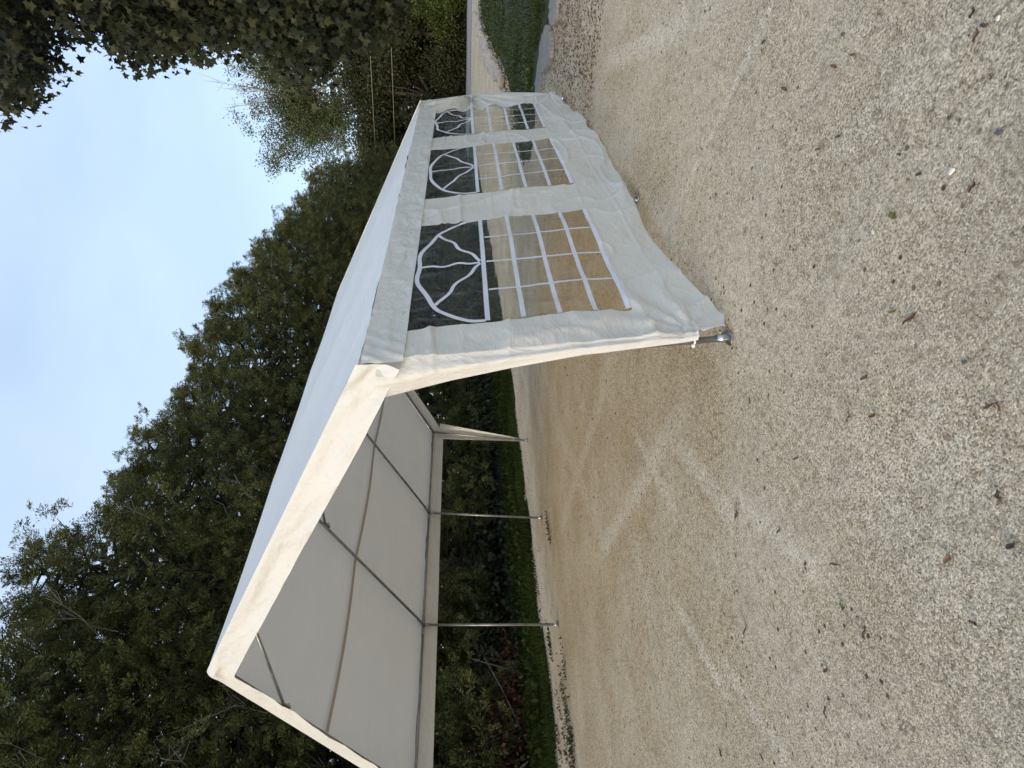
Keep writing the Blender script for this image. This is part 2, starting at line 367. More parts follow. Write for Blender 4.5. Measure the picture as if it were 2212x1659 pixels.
def strip(name, a, b, w_, m_, lift, n=60):
    a = np.array(a, float); b = np.array(b, float); d = (b-a)/np.linalg.norm(b-a); q = np.array([-d[1], d[0]])
    t_ = np.linspace(0, 1, n)[:, None]; s_ = np.linspace(-.5, .5, 9)[None, :]
    XX = a[0]+(b[0]-a[0])*t_+q[0]*s_*w_; YY = a[1]+(b[1]-a[1])*t_+q[1]*s_*w_
    return grid(np.stack([XX, YY, terr(XX, YY)+lift], -1), name, m_)
tag(strip('road', (44.5, -60), (42.5, 60), 7.5, M_road, .02), kind='structure')
tag(patch('far_verge', [(48.6,-60),(120,-60),(120,60),(46.4,60)], M_turf, 1.2, .015, 0, .4), kind='structure')

# blades of grass (nobody could count them)
def blades(name, poly, n, h, w_, m_, near=None, lift=.01, lean=.5, extra=None):
    P = np.array(poly); out = []
    cnt = 0
    while cnt < n:
        x = rng.uniform(P[:,0].min(), P[:,0].max(), n*2); y = rng.uniform(P[:,1].min(), P[:,1].max(), n*2)
        k = inpoly(x+.16*fbm(x*2.2, y*2.2, 5), y+.16*fbm(x*2.2, y*2.2, 8), poly)
        if near:
            d = np.hypot(x-CAM[0], y-CAM[1]); k &= rng.random(len(x)) < np.clip((near/d)**1.6, 0, 1)
        if extra is not None: k &= extra(x, y)
        out.append(np.stack([x[k], y[k]], 1)); cnt += k.sum()
        if not k.any(): break
    Q = np.concatenate(out)[:n]; n = len(Q)
    hh = h*rng.uniform(.4, 1.3, n)*(1+.8*fbm(Q[:,0]*1.3, Q[:,1]*1.3, 21)); d = np.hypot(Q[:,0]-CAM[0], Q[:,1]-CAM[1]); ww = w_*rng.uniform(.6, 1.4, n)*np.clip(d/10, .8, 2.4)
    a = rng.uniform(0, 2*math.pi, n); l = rng.uniform(0, lean, n)*hh; b = rng.uniform(0, 2*math.pi, n)
    z = terr(Q[:,0], Q[:,1])+lift
    A = np.stack([Q[:,0]-np.cos(a)*ww, Q[:,1]-np.sin(a)*ww, z], 1); B = np.stack([Q[:,0]+np.cos(a)*ww, Q[:,1]+np.sin(a)*ww, z], 1)
    C = np.stack([Q[:,0]+np.cos(b)*l, Q[:,1]+np.sin(b)*l, z+hh], 1)
    V = np.stack([A, B, C], 1).reshape(-1, 3); F = np.arange(3*n).reshape(-1, 3)
    return tag(obj(name, V, F, m_), kind='stuff')
o = blades('lawn_grass', LAWN, 60000, .045, .008, M_lawnb, 9, .10, .8)
tag(o, 'short mown dark green grass covering the lawn bed', 'grass')
strip_poly = [p for p in VERGE_N if -6 < p[0] < 32][0:]+[(-4,10.6),(2.5,10.6),(4.4,10.6),(9,9.9),(14,10.4),(30,11.5)]
o = blades('verge_grass', strip_poly, 60000, .09, .008, M_grass, 9, .01, .9)
tag(o, 'rough green grass between the gravel and the cedar row', 'grass')

# leaf/sprig generators --------------------------------------------------------
def leaflets(centers, dirs, length, width, jitter=.35, rg=rng, fold=True):
    """rhombic leaflets: centers (n,3), dirs (n,3) growing directions"""
    n = len(centers); d = dirs+rg.normal(0, jitter, (n, 3)); d /= np.linalg.norm(d, axis=1)[:, None]+1e-9
    u = rg.normal(0, 1, (n, 3)); s = np.cross(d, u); s /= np.linalg.norm(s, axis=1)[:, None]+1e-9
    nn = np.cross(s, d)
    Ln = (length*rg.uniform(.6, 1.4, n))[:, None]; W = (width*rg.uniform(.6, 1.4, n))[:, None]
    a = centers; b = centers+d*Ln*.5+s*W+nn*W*.3; c = centers+d*Ln; e = centers+d*Ln*.5-s*W+nn*W*.3
    V = np.stack([a, b, c, e], 1).reshape(-1, 3); F = np.arange(4*n).reshape(-1, 4)
    return V, F
def cat(parts):
    V = []; F = []; n = 0
    for v, f in parts: V.append(v); F.append(f+n); n += len(v)
    return np.concatenate(V), np.concatenate(F)

# ------------------------------------------------------------------ cedars
def cedar_proto(seed, H=12.0, R0=2.55, nb=235, per=330):
    g = np.random.default_rng(seed)
    tr = MB(); lean = g.normal(0, .15, 2)
    trunk_at = lambda z: np.array([lean[0]*z/H, lean[1]*z/H, z])
    nst = 3
    for k in range(nst):
        a = g.uniform(0, 6.28); off = np.array([math.cos(a), math.sin(a), 0])*(.18 if k else 0)
        spread = .7 if k else 0
        pts = [trunk_at(z)+off*(1+spread*z/2) for z in np.linspace(0, H*(.93 if k == 0 else .7), 9)]
        tr.tube(pts, list(np.linspace(.17 if k == 0 else .11, .02, 9)), 7)
    parts = []; twigs = MB(); bare = MB()
    for i in range(14):
        az = g.uniform(0, 6.28); z0 = g.uniform(.8, H*.85); rr_ = R0*min(1, (1.02-z0/H)*2.6)**.75
        a = trunk_at(z0)+np.array([math.cos(az), math.sin(az), 0])*rr_*.55; d = np.array([math.cos(az+g.normal(0,.5)), math.sin(az+g.normal(0,.5)), g.uniform(.2, 1.3)]); L_ = g.uniform(.5, 1.2)
        m1 = a+d*L_*.5+g.normal(0, .1, 3); e = a+d*L_+g.normal(0, .12, 3); bare.tube([a, m1, e], [.014, .010, .003], 4, False)
        for _ in range(4): q0 = m1*.5+e*.5; bare.tube([q0, q0+d*.2+g.normal(0, .14, 3), q0+d*.35+g.normal(0, .2, 3)], [.006, .005, .002], 3, False)
    for i in range(nb):
        z0 = H*(.04+.93*(i+.5)/nb)
        prof = R0*min(1, (1.02-z0/H)*2.6)**.75*(.80+.2*min(1, z0/2.5))
        az = i*2.399+g.normal(0, .35); ln = prof*g.uniform(.62, 1.12)
        rise = g.uniform(.15, .55)*ln*(1 if z0 > 2 else -.1)
        st = trunk_at(z0); dr = np.array([math.cos(az), math.sin(az), 0])
        end = st+dr*ln+np.array([0, 0, rise]); mid = st+dr*ln*.5+np.array([0, 0, rise*.25])
        twigs.tube([st, mid, end], [.035, .02, .006], 4, False)
        # sprays : flattened fans along the outer 60% of the branch
        ns = int(12*g.uniform(.75, 1.3))
        for s in range(ns):
            t_ = g.uniform(.40, 1.06)**.8; c = st*(1-t_)**2+mid*2*t_*(1-t_)+end*t_**2
            c = c+g.normal(0, .22, 3)*np.array([1, 1, .9])*min(1, ln/1.4)
            out = dr*.8+g.normal(0, .45, 3)+np.array([0, 0, g.uniform(-.3, .6)]); out /= np.linalg.norm(out)
            side = np.cross(out, g.normal(0, 1, 3)); side /= np.linalg.norm(side)
            size = g.uniform(.17, .40); m_ = int(86*size/.285)
            u = g.random(m_)**.7; v = g.uniform(-1, 1, m_)
            cen = c+out*(u*size)[:, None]+side*(v*size*.55*(1.05-u*.6))[:, None]+g.normal(0, .022, (m_, 3))
            cen[:, 2] -= .12*size*u*u*2
            dirs = out[None, :]*.9+side[None, :]*(v*.9)[:, None]
            parts.append(leaflets(cen, dirs, 0.064, .0098, .3, g))
    return tr, twigs, bare, cat(parts)
cedars = []
for sd_ in (11, 12):
    tr, tw, br, (V, F) = cedar_proto(sd_)
    a = obj('trunk', tr.V, tr.F, M_barkc, None, True); b = obj('branch', tw.V, tw.F, M_barkc, None, True); c = obj('crown', V, F, M_cedar); e = obj('twigs', br.V, br.F, M_pale, None, True)
    cedars.append((a.data, b.data, c.data, e.data))
    for q in (a, b, c, e): bpy.data.objects.remove(q)
ordw = ['first','second','third','fourth','fifth','sixth','seventh','eighth','ninth','tenth','eleventh','twelfth','thirteenth','fourteenth','fifteenth','sixteenth','seventeenth','eighteenth','nineteenth','twentieth','twenty-first','twenty-second','twenty-third']
xs = [-2.6,-.1,2.3,4.9,7.3,10.1,12.4,15.0,17.6,20.3,23.0,25.9,28.8,31.8,35.0,38.4,42.0]
hs_ = [1.14,1.17,1.14,1.09,1.05,1.00,1.0,1.02,.99,1.0,.99,.98,.97,.97,.95,.92,.88]
cedar_lab = ['tall dark cedar over the nearest corner of the tent roof, standing in the row',]
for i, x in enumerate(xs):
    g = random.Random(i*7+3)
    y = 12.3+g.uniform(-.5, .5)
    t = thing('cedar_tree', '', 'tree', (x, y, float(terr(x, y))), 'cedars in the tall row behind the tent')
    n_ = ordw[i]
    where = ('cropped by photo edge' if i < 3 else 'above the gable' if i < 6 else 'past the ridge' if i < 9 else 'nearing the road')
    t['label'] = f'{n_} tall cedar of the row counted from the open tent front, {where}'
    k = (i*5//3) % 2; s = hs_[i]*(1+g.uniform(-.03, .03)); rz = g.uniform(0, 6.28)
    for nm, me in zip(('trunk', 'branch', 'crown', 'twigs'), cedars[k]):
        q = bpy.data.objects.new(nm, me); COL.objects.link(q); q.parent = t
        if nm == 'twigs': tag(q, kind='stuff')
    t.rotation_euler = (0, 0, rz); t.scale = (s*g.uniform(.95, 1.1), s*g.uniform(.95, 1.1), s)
# dark undergrowth filling in behind the row
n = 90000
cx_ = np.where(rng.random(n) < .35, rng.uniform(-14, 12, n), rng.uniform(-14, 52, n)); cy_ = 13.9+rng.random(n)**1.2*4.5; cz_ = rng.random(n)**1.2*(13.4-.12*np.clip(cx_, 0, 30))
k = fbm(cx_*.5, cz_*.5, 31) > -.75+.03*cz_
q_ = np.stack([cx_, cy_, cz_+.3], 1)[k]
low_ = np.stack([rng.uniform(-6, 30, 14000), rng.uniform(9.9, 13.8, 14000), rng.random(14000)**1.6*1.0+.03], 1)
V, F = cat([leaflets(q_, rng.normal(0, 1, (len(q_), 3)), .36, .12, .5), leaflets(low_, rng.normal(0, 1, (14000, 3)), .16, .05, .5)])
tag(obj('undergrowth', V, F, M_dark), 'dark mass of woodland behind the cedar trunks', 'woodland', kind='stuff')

# small twiggy understory in front of trunks at the bottom: hanging low sprays
# ------------------------------------------------------------------ broadleaf trees
def broad_crown(g, blobs, n, size, m_len, spread=1.0):
    """blobs: list of (x,y,z,r) ; leaf clumps near blob shells"""
    B = np.array(blobs); wgt = B[:, 3]**2; wgt /= wgt.sum(); parts = []
    nc = n//26
    pick = g.choice(len(B), nc, p=wgt)
    u = g.normal(0, 1, (nc, 3)); u /= np.linalg.norm(u, axis=1)[:, None]
    rad = B[pick, 3]*g.uniform(.45, 1.05, nc)**.6
    cc = B[pick, :3]+u*rad[:, None]*np.array([1, 1, .8])
    cen = np.repeat(cc, 26, 0)+g.normal(0, m_len, (nc*26, 3))*np.array([1, 1, .7])
    d = np.repeat(u, 26, 0)*.4+np.array([0, 0, -.4])
    return leaflets(cen, d, size, size*.38, .7, g), cc
def limbs(mb, base, targets, r0, g, fork):
    for t_ in targets:
        a = np.array(fork); b = np.array(t_); c = (a+b)/2+np.array([0, 0, -.08*np.linalg.norm(b-a)])+g.normal(0, .1, 3)
        mb.tube([a, c, b], [r0*.45, r0*.28, r0*.06], 6, False)
def broad_tree(name, label, loc, H, Rr, m_, seed, n=14000, leaf=.12, group=None, low=.25, catg='tree', bark=None):
    g = np.random.default_rng(seed); z0 = float(terr(loc[0], loc[1]))
    t = thing(name, label, catg, (loc[0], loc[1], z0), group)
    blobs = []
    for i in range(13):
        a = g.uniform(0, 6.28); zz = g.uniform(low, .86); rr_ = Rr*math.sqrt(max(.1, 1-((zz-.5)/.52)**2))*g.uniform(.3, .75)
        blobs.append((math.cos(a)*rr_, math.sin(a)*rr_, H*zz, Rr*g.uniform(.30, .5)))
    blobs.append((0, 0, H*.82, Rr*.42))
    (V, F), cc = broad_crown(g, blobs, n, leaf, leaf*2.1)
    mb = MB(); mb.tube([(0,0,0), (g.normal(0,.1), 0, H*.3), (0, g.normal(0,.2), H*.8)], [H*.018, H*.014, H*.004], 7)
    mb.build('trunk', bark or M_bark, t, True)
    lb = MB(); limbs(lb, None, [b[:3] for b in blobs], H*.018, g, (0, 0, H*.25)); lb.build('limb', bark or M_bark, t, True)
    obj('crown', V, F, m_, t)
    return t
G_bg = 'trees in the wood beyond the road'
BG = [ # px base pos (x along road), label, height, radius, mat
 ((50.5, 8.5), 'dark broadleaf tree beyond the road, just past the end of the cedar row', 11.3, 3.6, M_wood, 14000, .22),
 ((51.0, 4.2), 'olive brown tree with vines beyond the road, behind the two wires', 13.2, 3.4, M_wood, 16000, .20),
 ((53.0, .5), 'tall dark tree beyond the road, behind the bright green bush', 15.0, 4.0, M_wood, 16000, .22),
 ((52.0, -3.5), 'dark tree beyond the road partly hidden by the maple leaves', 13.0, 4.0, M_wood, 14000, .22),
 ((50.0, 12.5), 'rounded green tree where the cedar row ends at the road', 10.0, 3.2, M_wood, 14000, .22),
 ((55.0, 17.0), 'dark tree beyond the road hidden low behind the tent roof edge', 10.5, 4.2, M_wood, 12000, .25),
 ((58.0, 6.0), 'mid green tree standing deep in the wood under the cottonwood', 13.6, 4.5, M_wood, 14000, .25),
 ((57.0, -8.0), 'broad dark tree at the photo edge beyond the lawn and road', 13.0, 5.0, M_wood, 12000, .25),
]
for i, (p, lab, H_, R_, m_, n_, lf) in enumerate(BG):
    broad_tree('broadleaf_tree', lab, p, H_, R_, m_, 50+i, n_, lf, G_bg, .08)
broad_tree('bright_bush', 'bright yellow-green leafy bush at the roadside in front of the dark wood', (48.5, 1.9), 4.3, 2.1, M_bush, 80, 9000, .15, None, .15, 'bush')
broad_tree('yellow_bush', 'small bush with yellow leaves at the top right corner of the roadside', (47.6, -.9), 1.7, .9, M_yel, 81, 1600, .11, None, .2, 'bush')
for i, (p, H_, R_, lab) in enumerate([((49.0, 5.5), 3.0, 2.4, 'low dark shrub on the roadside below the two wires'), ((48.8, 10.0), 3.2, 2.6, 'low dark shrub on the roadside beside the last cedar'), ((49.3, -3.6), 3.4, 2.6, 'low dark shrub on the roadside beside the yellow bush'), ((49.5, 15.5), 3.6, 2.8, 'low dark shrub across the road end of the cedar row')]):
    broad_tree('roadside_shrub', lab, p, H_, R_, M_dark if i != 0 else M_wood, 90+i, 9000, .18, 'shrubs along the road', .1, 'bush')
# dense understory mass behind
n = 30000
cx_ = 60+rng.random(n)*8; cy_ = rng.uniform(-22, 34, n); cz_ = rng.random(n)**1.1*10.5
V, F = leaflets(np.stack([cx_, cy_, cz_+.8], 1), rng.normal(0, 1, (n, 3)), .75, .24, .5)
tag(obj('far_wood', V, F, M_dark), 'dark wood filling in behind the roadside trees', 'woodland', kind='stuff')

# cottonwood: open crown with pale limbs and bare twigs
def cottonwood():
    g = np.random.default_rng(5); bx, by = 62.0, 12.0; z0 = float(terr(bx, by))
    t = thing('cottonwood_tree', 'tall pale-limbed cottonwood with an open airy crown against the sky', 'tree', (bx, by, z0))
    def at(px, py, D=None):
        d = ray(px, py); s = (63.0-CAM[0])/d[0] if D is None else D
        return CAM+d*s-np.array([bx, by, z0])
    mb = MB(); tw = MB(); parts = []
    T0 = at(745, 165); F1 = at(700, 190)
    mb.tube([(0, -2, 0), (0, -2.5, 6), tuple(at(800, 140)), tuple(T0)], [.40, .30, .2, .13], 8)
    mb.tube([T0, at(690, 195), at(610, 225)], [.13, .10, .05], 8)
    ends = [(455,115),(475,175),(500,225),(560,205),(535,190),(600,130),(640,115),(610,180),(575,240),(590,290),(600,330),(640,300),(655,345),(690,330),(700,290),(735,330),(720,250),(680,240),(650,220),(620,230),(520,140),(560,120),(690,150),(590,365),(630,270),(745,290)]
    for (px, py) in ends:
        f_ = float(np.clip((760-px)/330, 0, .75)); T0 = at(745, 165)*(1-f_)+at(610, 225)*f_
        e = at(px, py)+np.array([g.normal(0, 1.5), 0, 0]); m1 = T0*.55+e*.45+np.array([0, 0, -.6])+g.normal(0, .3, 3)
        mb.tube([T0, m1, e], [.07, .04, .015], 6, False)
        for _ in range(19):
            s = g.uniform(.3, 1); c = T0*(1-s)**2+m1*2*s*(1-s)+e*s*s; d = (e-m1)/np.linalg.norm(e-m1)*.8+g.normal(0, .6, 3); d /= np.linalg.norm(d)
            L_ = g.uniform(.8, 2.2); en = c+d*L_+np.array([0, 0, .25*L_]); tw.tube([c, c+d*L_*.5, en], [.028, .018, .007], 4, False)
            bare = (px < 565 and 150 < py < 240) or px < 490
            if bare or g.random() < .15: continue
            for _k in range(4):
                cc = en+g.normal(0, .35, 3) if _k else c+d*L_*.6
                m_ = 30; cen = cc+g.normal(0, .33, (m_, 3)); parts.append(leaflets(cen, np.tile([0, 0, -1.], (m_, 1)), .17, .07, .7, g))
        for _ in range(3): pass
    mb.build('trunk', M_pale, t, True); tw.build('twigs', M_pale, t, True)
    obj('crown', *cat(parts), M_cotton, t)
cottonwood()

# ------------------------------------------------------------------ maple overhead
def maple():
    g = np.random.default_rng(9); bx, by = 8.6, -6.6
    t = thing('maple_tree', 'large dark maple whose branches hang in from the right over the lawn and sky', 'tree', (bx, by, 0))
    base = np.array([bx, by, 0])
    bound = [(-40,235),(0,227),(36,227),(45,195),(62,193),(75,160),(111,153),(108,139),(80,115),(87,90),(66,45),(72,18),(84,4),(105,2),(118,20),(112,40),(118,60),(139,87),(158,55),(150,28),(187,62),(205,73),(236,73),(243,52),(252,75),(246,108),(288,112),(300,135),(312,141),(333,141),(340,110),(358,88),(400,112),(425,96),(444,100),(452,78),(470,90),(493,111),(505,92),(520,72),(555,92),(590,115),(618,148),(650,160),(677,172),(690,145),(729,104),(770,95),(830,60),(850,20),(855,-60),(-40,-60)]
    cl = []
    P = np.array(bound)
    while len(cl) < 2250:
        px, py = g.uniform(-60, 860), g.uniform(-160, 235)
        if (py > -55 and not inpoly(np.array([px]), np.array([py]), bound)[0]): continue
        # keep lobes just inside the outline
        D = g.uniform(7.0, 10.5)
        cl.append(CAM+ray(px, py)*D)
    for _ in range(900):     # remainder of the crown outside the frame
        a = g.uniform(0, 6.28); e = g.uniform(-.5, 1); r_ = 6*math.sqrt(g.uniform(.2, 1))
        c = base+np.array([math.cos(a)*r_*.9, math.sin(a)*r_*.9-1.0, 7.5+5*e*math.sqrt(max(0, 1-(r_/6.3)**2))+g.normal(0, .5)])
        q = c-CAM; z = q@FW
        if z > .5:
            px = 1106-CF*(q@U2)/z; py = 829.5-CF*(q@R2)/z
            if 2300 > px > -60 and 1700 > py > -60 and not inpoly(np.array([px]), np.array([py]), bound)[0]: continue
        cl.append(c)
    cl = np.array(cl)
    star = []
    for k in range(11):      # half outlines of a five-lobed leaf
        pass
    lob = [(0,-.06),(.42,-.12),(.36,.10),(.60,.32),(.24,.42),(0,.92),(-.24,.42),(-.60,.32),(-.36,.10),(-.42,-.12)]
    lob = np.array(lob); nl = len(lob)
    Vs = []; Fs = []; n0 = 0
    per = 13; n = len(cl)*per
    cen = np.repeat(cl, per, 0)+g.normal(0, .15, (n, 3))
    # hanging leaves: tip points down and outward, blade tilted
    tip = np.stack([g.normal(0, .5, n), g.normal(0, .5, n), -.75-.5*g.random(n)], 1); tip /= np.linalg.norm(tip, axis=1)[:, None]
    sd2 = np.cross(tip, g.normal(0, 1, (n, 3))); sd2 /= np.linalg.norm(sd2, axis=1)[:, None]; nn = np.cross(tip, sd2)
    sz = g.uniform(.065, .125, n)
    pts = cen[:, None, :]+(sd2[:, None, :]*lob[None, :, 0, None]+tip[:, None, :]*lob[None, :, 1, None]+nn[:, None, :]*(np.abs(lob[None, :, 0, None])*.25))*sz[:, None, None]
    ctr = cen+tip*(sz*.25)[:, None]
    V = np.concatenate([pts, ctr[:, None, :]], 1).reshape(-1, 3)
    b = (np.arange(n)*(nl+1))[:, None, None]; i = np.arange(nl)
    tri = np.stack([i, (i+1) % nl, np.full(nl, nl)], 1)[None]
    F = (tri+b).reshape(-1, 3)
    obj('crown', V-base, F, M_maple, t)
    mb = MB(); mb.tube([(0,0,0), (.05,0,1.2), (0,.05,2.8), (-.1,.1,4.5)], [.34, .28, .25, .2], 10)
    mb.build('trunk', M_bark, t, True)
    lb = MB(); fork = np.array([0, 0, 3.0])
    order = g.choice(len(cl), 500, replace=False)
    hubs = [np.array([math.cos(a)*2.6, math.sin(a)*2.6, 5.0+z]) for a, z in [(1.2,0),(1.9,1.6),(2.7,.4),(2.2,3.6),(3.5,1.5),(4.6,.5),(5.6,1.2),(.3,1.)]]
    for h in hubs: lb.tube([fork, fork*.5+h*.5+np.array([0,0,-.3]), h], [.15, .10, .06], 7, False)
    sec = []
    for q in g.choice(len(cl), 46, replace=False):
        p = (cl[q]-base)*.86+np.array([0, 0, .9]); h = min(hubs, key=lambda z: np.linalg.norm(z-p))
        m0 = h*.6+p*.4+g.normal(0, .18, 3); m1 = h*.25+p*.75+g.normal(0, .2, 3); lb.tube([h, m0, m1, p], [.032, .024, .016, .008], 5, False); sec += [m0, m1, p]
    for q in order:
        p = cl[q]-base; h = min(sec, key=lambda z: np.linalg.norm(z-p))
        if np.linalg.norm(p-h) > 1.3: continue
        lb.tube([h, (p+h)/2+g.normal(0, .1, 3), p], [.008, .006, .003], 4, False)
    lb.build('limb', M_bark, t, True)
maple()

# ------------------------------------------------------------------ wires
def wire(a, b, sag, lab):
    a = np.array(a); b = np.array(b); s = np.linspace(0, 1, 40)
    pts = [a*(1-u)+b*u-np.array([0, 0, 4*sag*u*(1-u)]) for u in s]
    o = MB().tube(pts, .018, 5).build('utility_wire', M_wire, None, True)
    return tag(o, lab, 'wire', 'utility wires crossing in front of the roadside wood')
D = 44.0
def wp(x, y, X=43.0): d = ray(x, y); return CAM+d*((X-CAM[0])/d[0])
def wextend(p, q, lo, hi): d = q-p; return p+d*lo, p+d*hi
a, b = wextend(wp(802.6, 170), wp(812, 349), -1.2, 2.2); wire(a, b, .0, 'upper pale yellow utility wire strung in front of the far wood')
a, b = wextend(wp(845, 94), wp(853.6, 330), -.8, 1.8); wire(a, b, .0, 'lower pale yellow utility wire strung in front of the far wood')

# ------------------------------------------------------------------ stones by the lawn
def rock_mesh(g, sx, sy, sz, lev=3):
    import bmesh
    bm = bmesh.new(); bmesh.ops.create_icosphere(bm, subdivisions=lev, radius=1)
    off = Vector((g.uniform(0, 99), g.uniform(0, 99), g.uniform(0, 99)))
    for v in bm.verts:
        c = v.co.copy()
        c = Vector([math.copysign(abs(q)**.55, q) for q in c])
        nn = 1+.22*mnoise.noise(c*1.6+off)+.10*mnoise.noise(c*4+off)
        v.co = Vector((c.x*sx, c.y*sy, c.z*sz))*nn
    me = bpy.data.meshes.new('rock'); bm.to_mesh(me); bm.free(); me.materials.append(M_rock)
    return me
gR = random.Random(4)
rocks = [rock_mesh(gR, .26, .17, .10, 2) for _ in range(4)]
edge = [(13.6,1.55),(14.2,1.45),(14.9,1.38),(15.6,1.33),(16.4,1.32),(17.2,1.33),(18.1,1.36),(19.0,1.38),(20.0,1.40),(21.0,1.42),(22.1,1.43),(23.2,1.42),(24.4,1.40),(25.6,1.35),(26.8,1.25),(28.0,1.1),(29.0,.8),(30.0,.3)]
for i, (x, y) in enumerate(edge):
    for j in range(2):
        xx = x+j*.5+gR.uniform(-.1, .1); yy = y+.12+gR.uniform(-.2, .25)
        o = bpy.data.objects.new('edging_stone', rocks[gR.randrange(4)]); COL.objects.link(o)
        s = gR.uniform(.55, 1.4)*(1+.01*i); o.location = (xx, yy, float(terr(xx, yy))+.05*s); o.scale = (s, s*1.1, s*gR.uniform(.8, 1.4)); o.rotation_euler = (gR.uniform(-.3,.3), gR.uniform(-.3,.3), gR.uniform(0, 3.1))
        tag(o, 'pale grey limestone edging stone in the row along the far side of the lawn', 'stone', 'edging stones along the far side of the lawn')
def slab(name, px, lab, h=.05):
    P = np.array([gp(*p)[:2] for p in px]); c = P.mean(0)
    pl = chaikin([tuple(p-c) for p in P], 2); gq = random.Random(int(P[0][0]*100)); pl = [(x+gq.uniform(-.03, .03), y+gq.uniform(-.03, .03)) for x, y in pl]; n = len(pl)
    V = [(x, y, 0) for x, y in pl]+[(x*.97, y*.97, h+.012*random.uniform(-1, 1)) for x, y in pl]+[(0, 0, h+.01)]
    F = [(i, (i+1) % n, n+(i+1) % n, n+i) for i in range(n)]+[(n+i, n+(i+1) % n, 2*n) for i in range(n)]
    o = obj(name, V, F, M_rock, None); o.location = (c[0], c[1], float(terr(*c))); tag(o, lab, 'stone'); return o
K = lambda x, y: (987.5+x/7.2, y/7.2)
slab('stone_slab', [K(1490,-300),K(1640,-300),K(1600,0),K(1570,430),K(1500,420),K(1470,330),K(1470,120)], 'flat smooth grey stone slab at the near lawn edge, cut by the photo edge')
slab('stone_slab', [K(1430,370),K(1500,450),K(1515,700),K(1510,900),K(1440,1080),K(1380,1180),K(1330,1000),K(1300,950),K(1360,650)], 'rough pitted pale rock slab at the near edge of the lawn', .07)
slab('stone_slab', [K(1285,960),K(1325,1010),K(1330,1250),K(1320,1600),K(1230,1600),K(1240,1350)], 'narrow grey stone slab at the lawn edge beside the back tent leg', .05)
# leafy weed at the lawn edge
g = np.random.default_rng(3); c = gp(*K(1200,1170)); nW = 70
V, F = leaflets(np.array([c[0], c[1], .10])+g.normal(0, 1, (nW, 3))*[.12, .12, .05], np.tile([0, 0, 1.], (nW, 1)), .09, .022, .8, g)
wt = thing('weed_plant', 'small pale-leaved weed growing on the lawn beside the narrow slab', 'plant')
tag(obj('leaves', V, F, M_cotton, wt), kind='stuff')

# ------------------------------------------------------------------ loose stones and litter
def pebbles():
    n = 36000
    y_ = rng.uniform(-150, 1900, n*3); x_ = 1080+ (2300-1080)*rng.random(n*3)**.55
    d = FW[None, :]+R2[None, :]*((829.5-y_)/CF)[:, None]-U2[None, :]*((x_-1106)/CF)[:, None]
    P = CAM+d*(-CAM[2]/d[:, 2])[:, None]
    dist = np.hypot(P[:,0]-CAM[0], P[:,1]-CAM[1]); k = (dist < 9) & (fbm(P[:,0]*1.3, P[:,1]*1.3, 41) > rng.uniform(-.5, .35, len(P)))
    P = P[k][:n]; n = len(P); dist = dist[k][:n]
    s = np.exp(rng.normal(math.log(.0021), .45, n))*np.clip(dist/3.2, .8, 1.7)
    base = np.array([(1,0,0),(0,1,0),(-1,0,0),(0,-1,0),(0,0,.75),(0,0,-.6)], float)
    f = np.array([(0,1,4),(1,2,4),(2,3,4),(3,0,4),(1,0,5),(2,1,5),(3,2,5),(0,3,5)])
    V = base[None]*(1+rng.uniform(-.35, .35, (n, 6, 1)))
    a = rng.uniform(0, 6.28, n); ca, sa = np.cos(a)[:, None], np.sin(a)[:, None]
    asp = rng.uniform(.6, 1, n)[:, None]
    vx = V[:,:,0]*ca-V[:,:,1]*asp*sa; vy = V[:,:,0]*sa+V[:,:,1]*asp*ca
    V = np.stack([vx, vy, V[:,:,2]*.8], -1)*s[:, None, None]
    zz = .010*fbm(P[:,0]*.9, P[:,1]*.9, 3)+.006*fbm(P[:,0]*4, P[:,1]*4, 9, 3)-.004
    V += np.stack([P[:,0], P[:,1], zz+s*.3], 1)[:, None, :]
    F = (f[None]+(np.arange(n)*6)[:, None, None]).reshape(-1, 3)
    tag(obj('loose_gravel', V.reshape(-1, 3), F, M_peb), 'loose tan and grey gravel stones lying on the packed yard', 'gravel', kind='stuff')
pebbles()
M_lit = leafmat('dry_litter', (.045,.03,.02), (.09,.058,.036), (.16,.10,.055), 0)
def ground_z(x, y): return .010*fbm(np.asarray(x)*.9, np.asarray(y)*.9, 3)+.006*fbm(np.asarray(x)*4, np.asarray(y)*4, 9, 3)+terr(x, y)
def litter():
    n = 9000; P = []
    x_ = 1080+1150*rng.random(n)**1.3; y_ = rng.uniform(-100, 1800, n)
    Q = np.array([gp(a, b) for a, b in zip(x_[:900], y_[:900])]); n9 = 900
    # brown leaf drift beside the lawn
    q2 = np.stack([rng.uniform(4.2, 8.2, 2600), rng.normal(-1.0, .7, 2600), np.zeros(2600)], 1)
    q3 = np.stack([rng.uniform(-2, 12, 700), 6.9+rng.normal(0, .35, 700), np.zeros(700)], 1)
    Q = np.concatenate([Q, q2, q3]); n = len(Q)
    Q[:, 2] = ground_z(Q[:,0], Q[:,1])+.004
    d = rng.normal(0, 1, (n, 3)); d[:, 2] *= .15
    ds = np.clip(np.hypot(Q[:,0]-CAM[0], Q[:,1]-CAM[1])/6, .45, 1.2)
    V, F = leaflets(Q, d, .030*ds, .0038*ds, .1)
    V2, F2 = leaflets(Q[n9:n9+2600]+rng.normal(0, .1, (2600, 3))*[1, 1, 0]+[0, 0, .004], d[n9:n9+2600], .030, .007, .1)
    V, F = cat([(V, F), (V2, F2)])
    tag(obj('leaf_litter', V, F, M_lit), 'fine brown twigs and dry leaf scraps scattered over the gravel', 'litter', kind='stuff')
litter()
M_rb = simple('red_brown_leaf', (.15,.070,.045), .7, 0, .35, 40); M_or = simple('orange_brown_leaf', (.27,.13,.07), .6, 0, .3, 40)
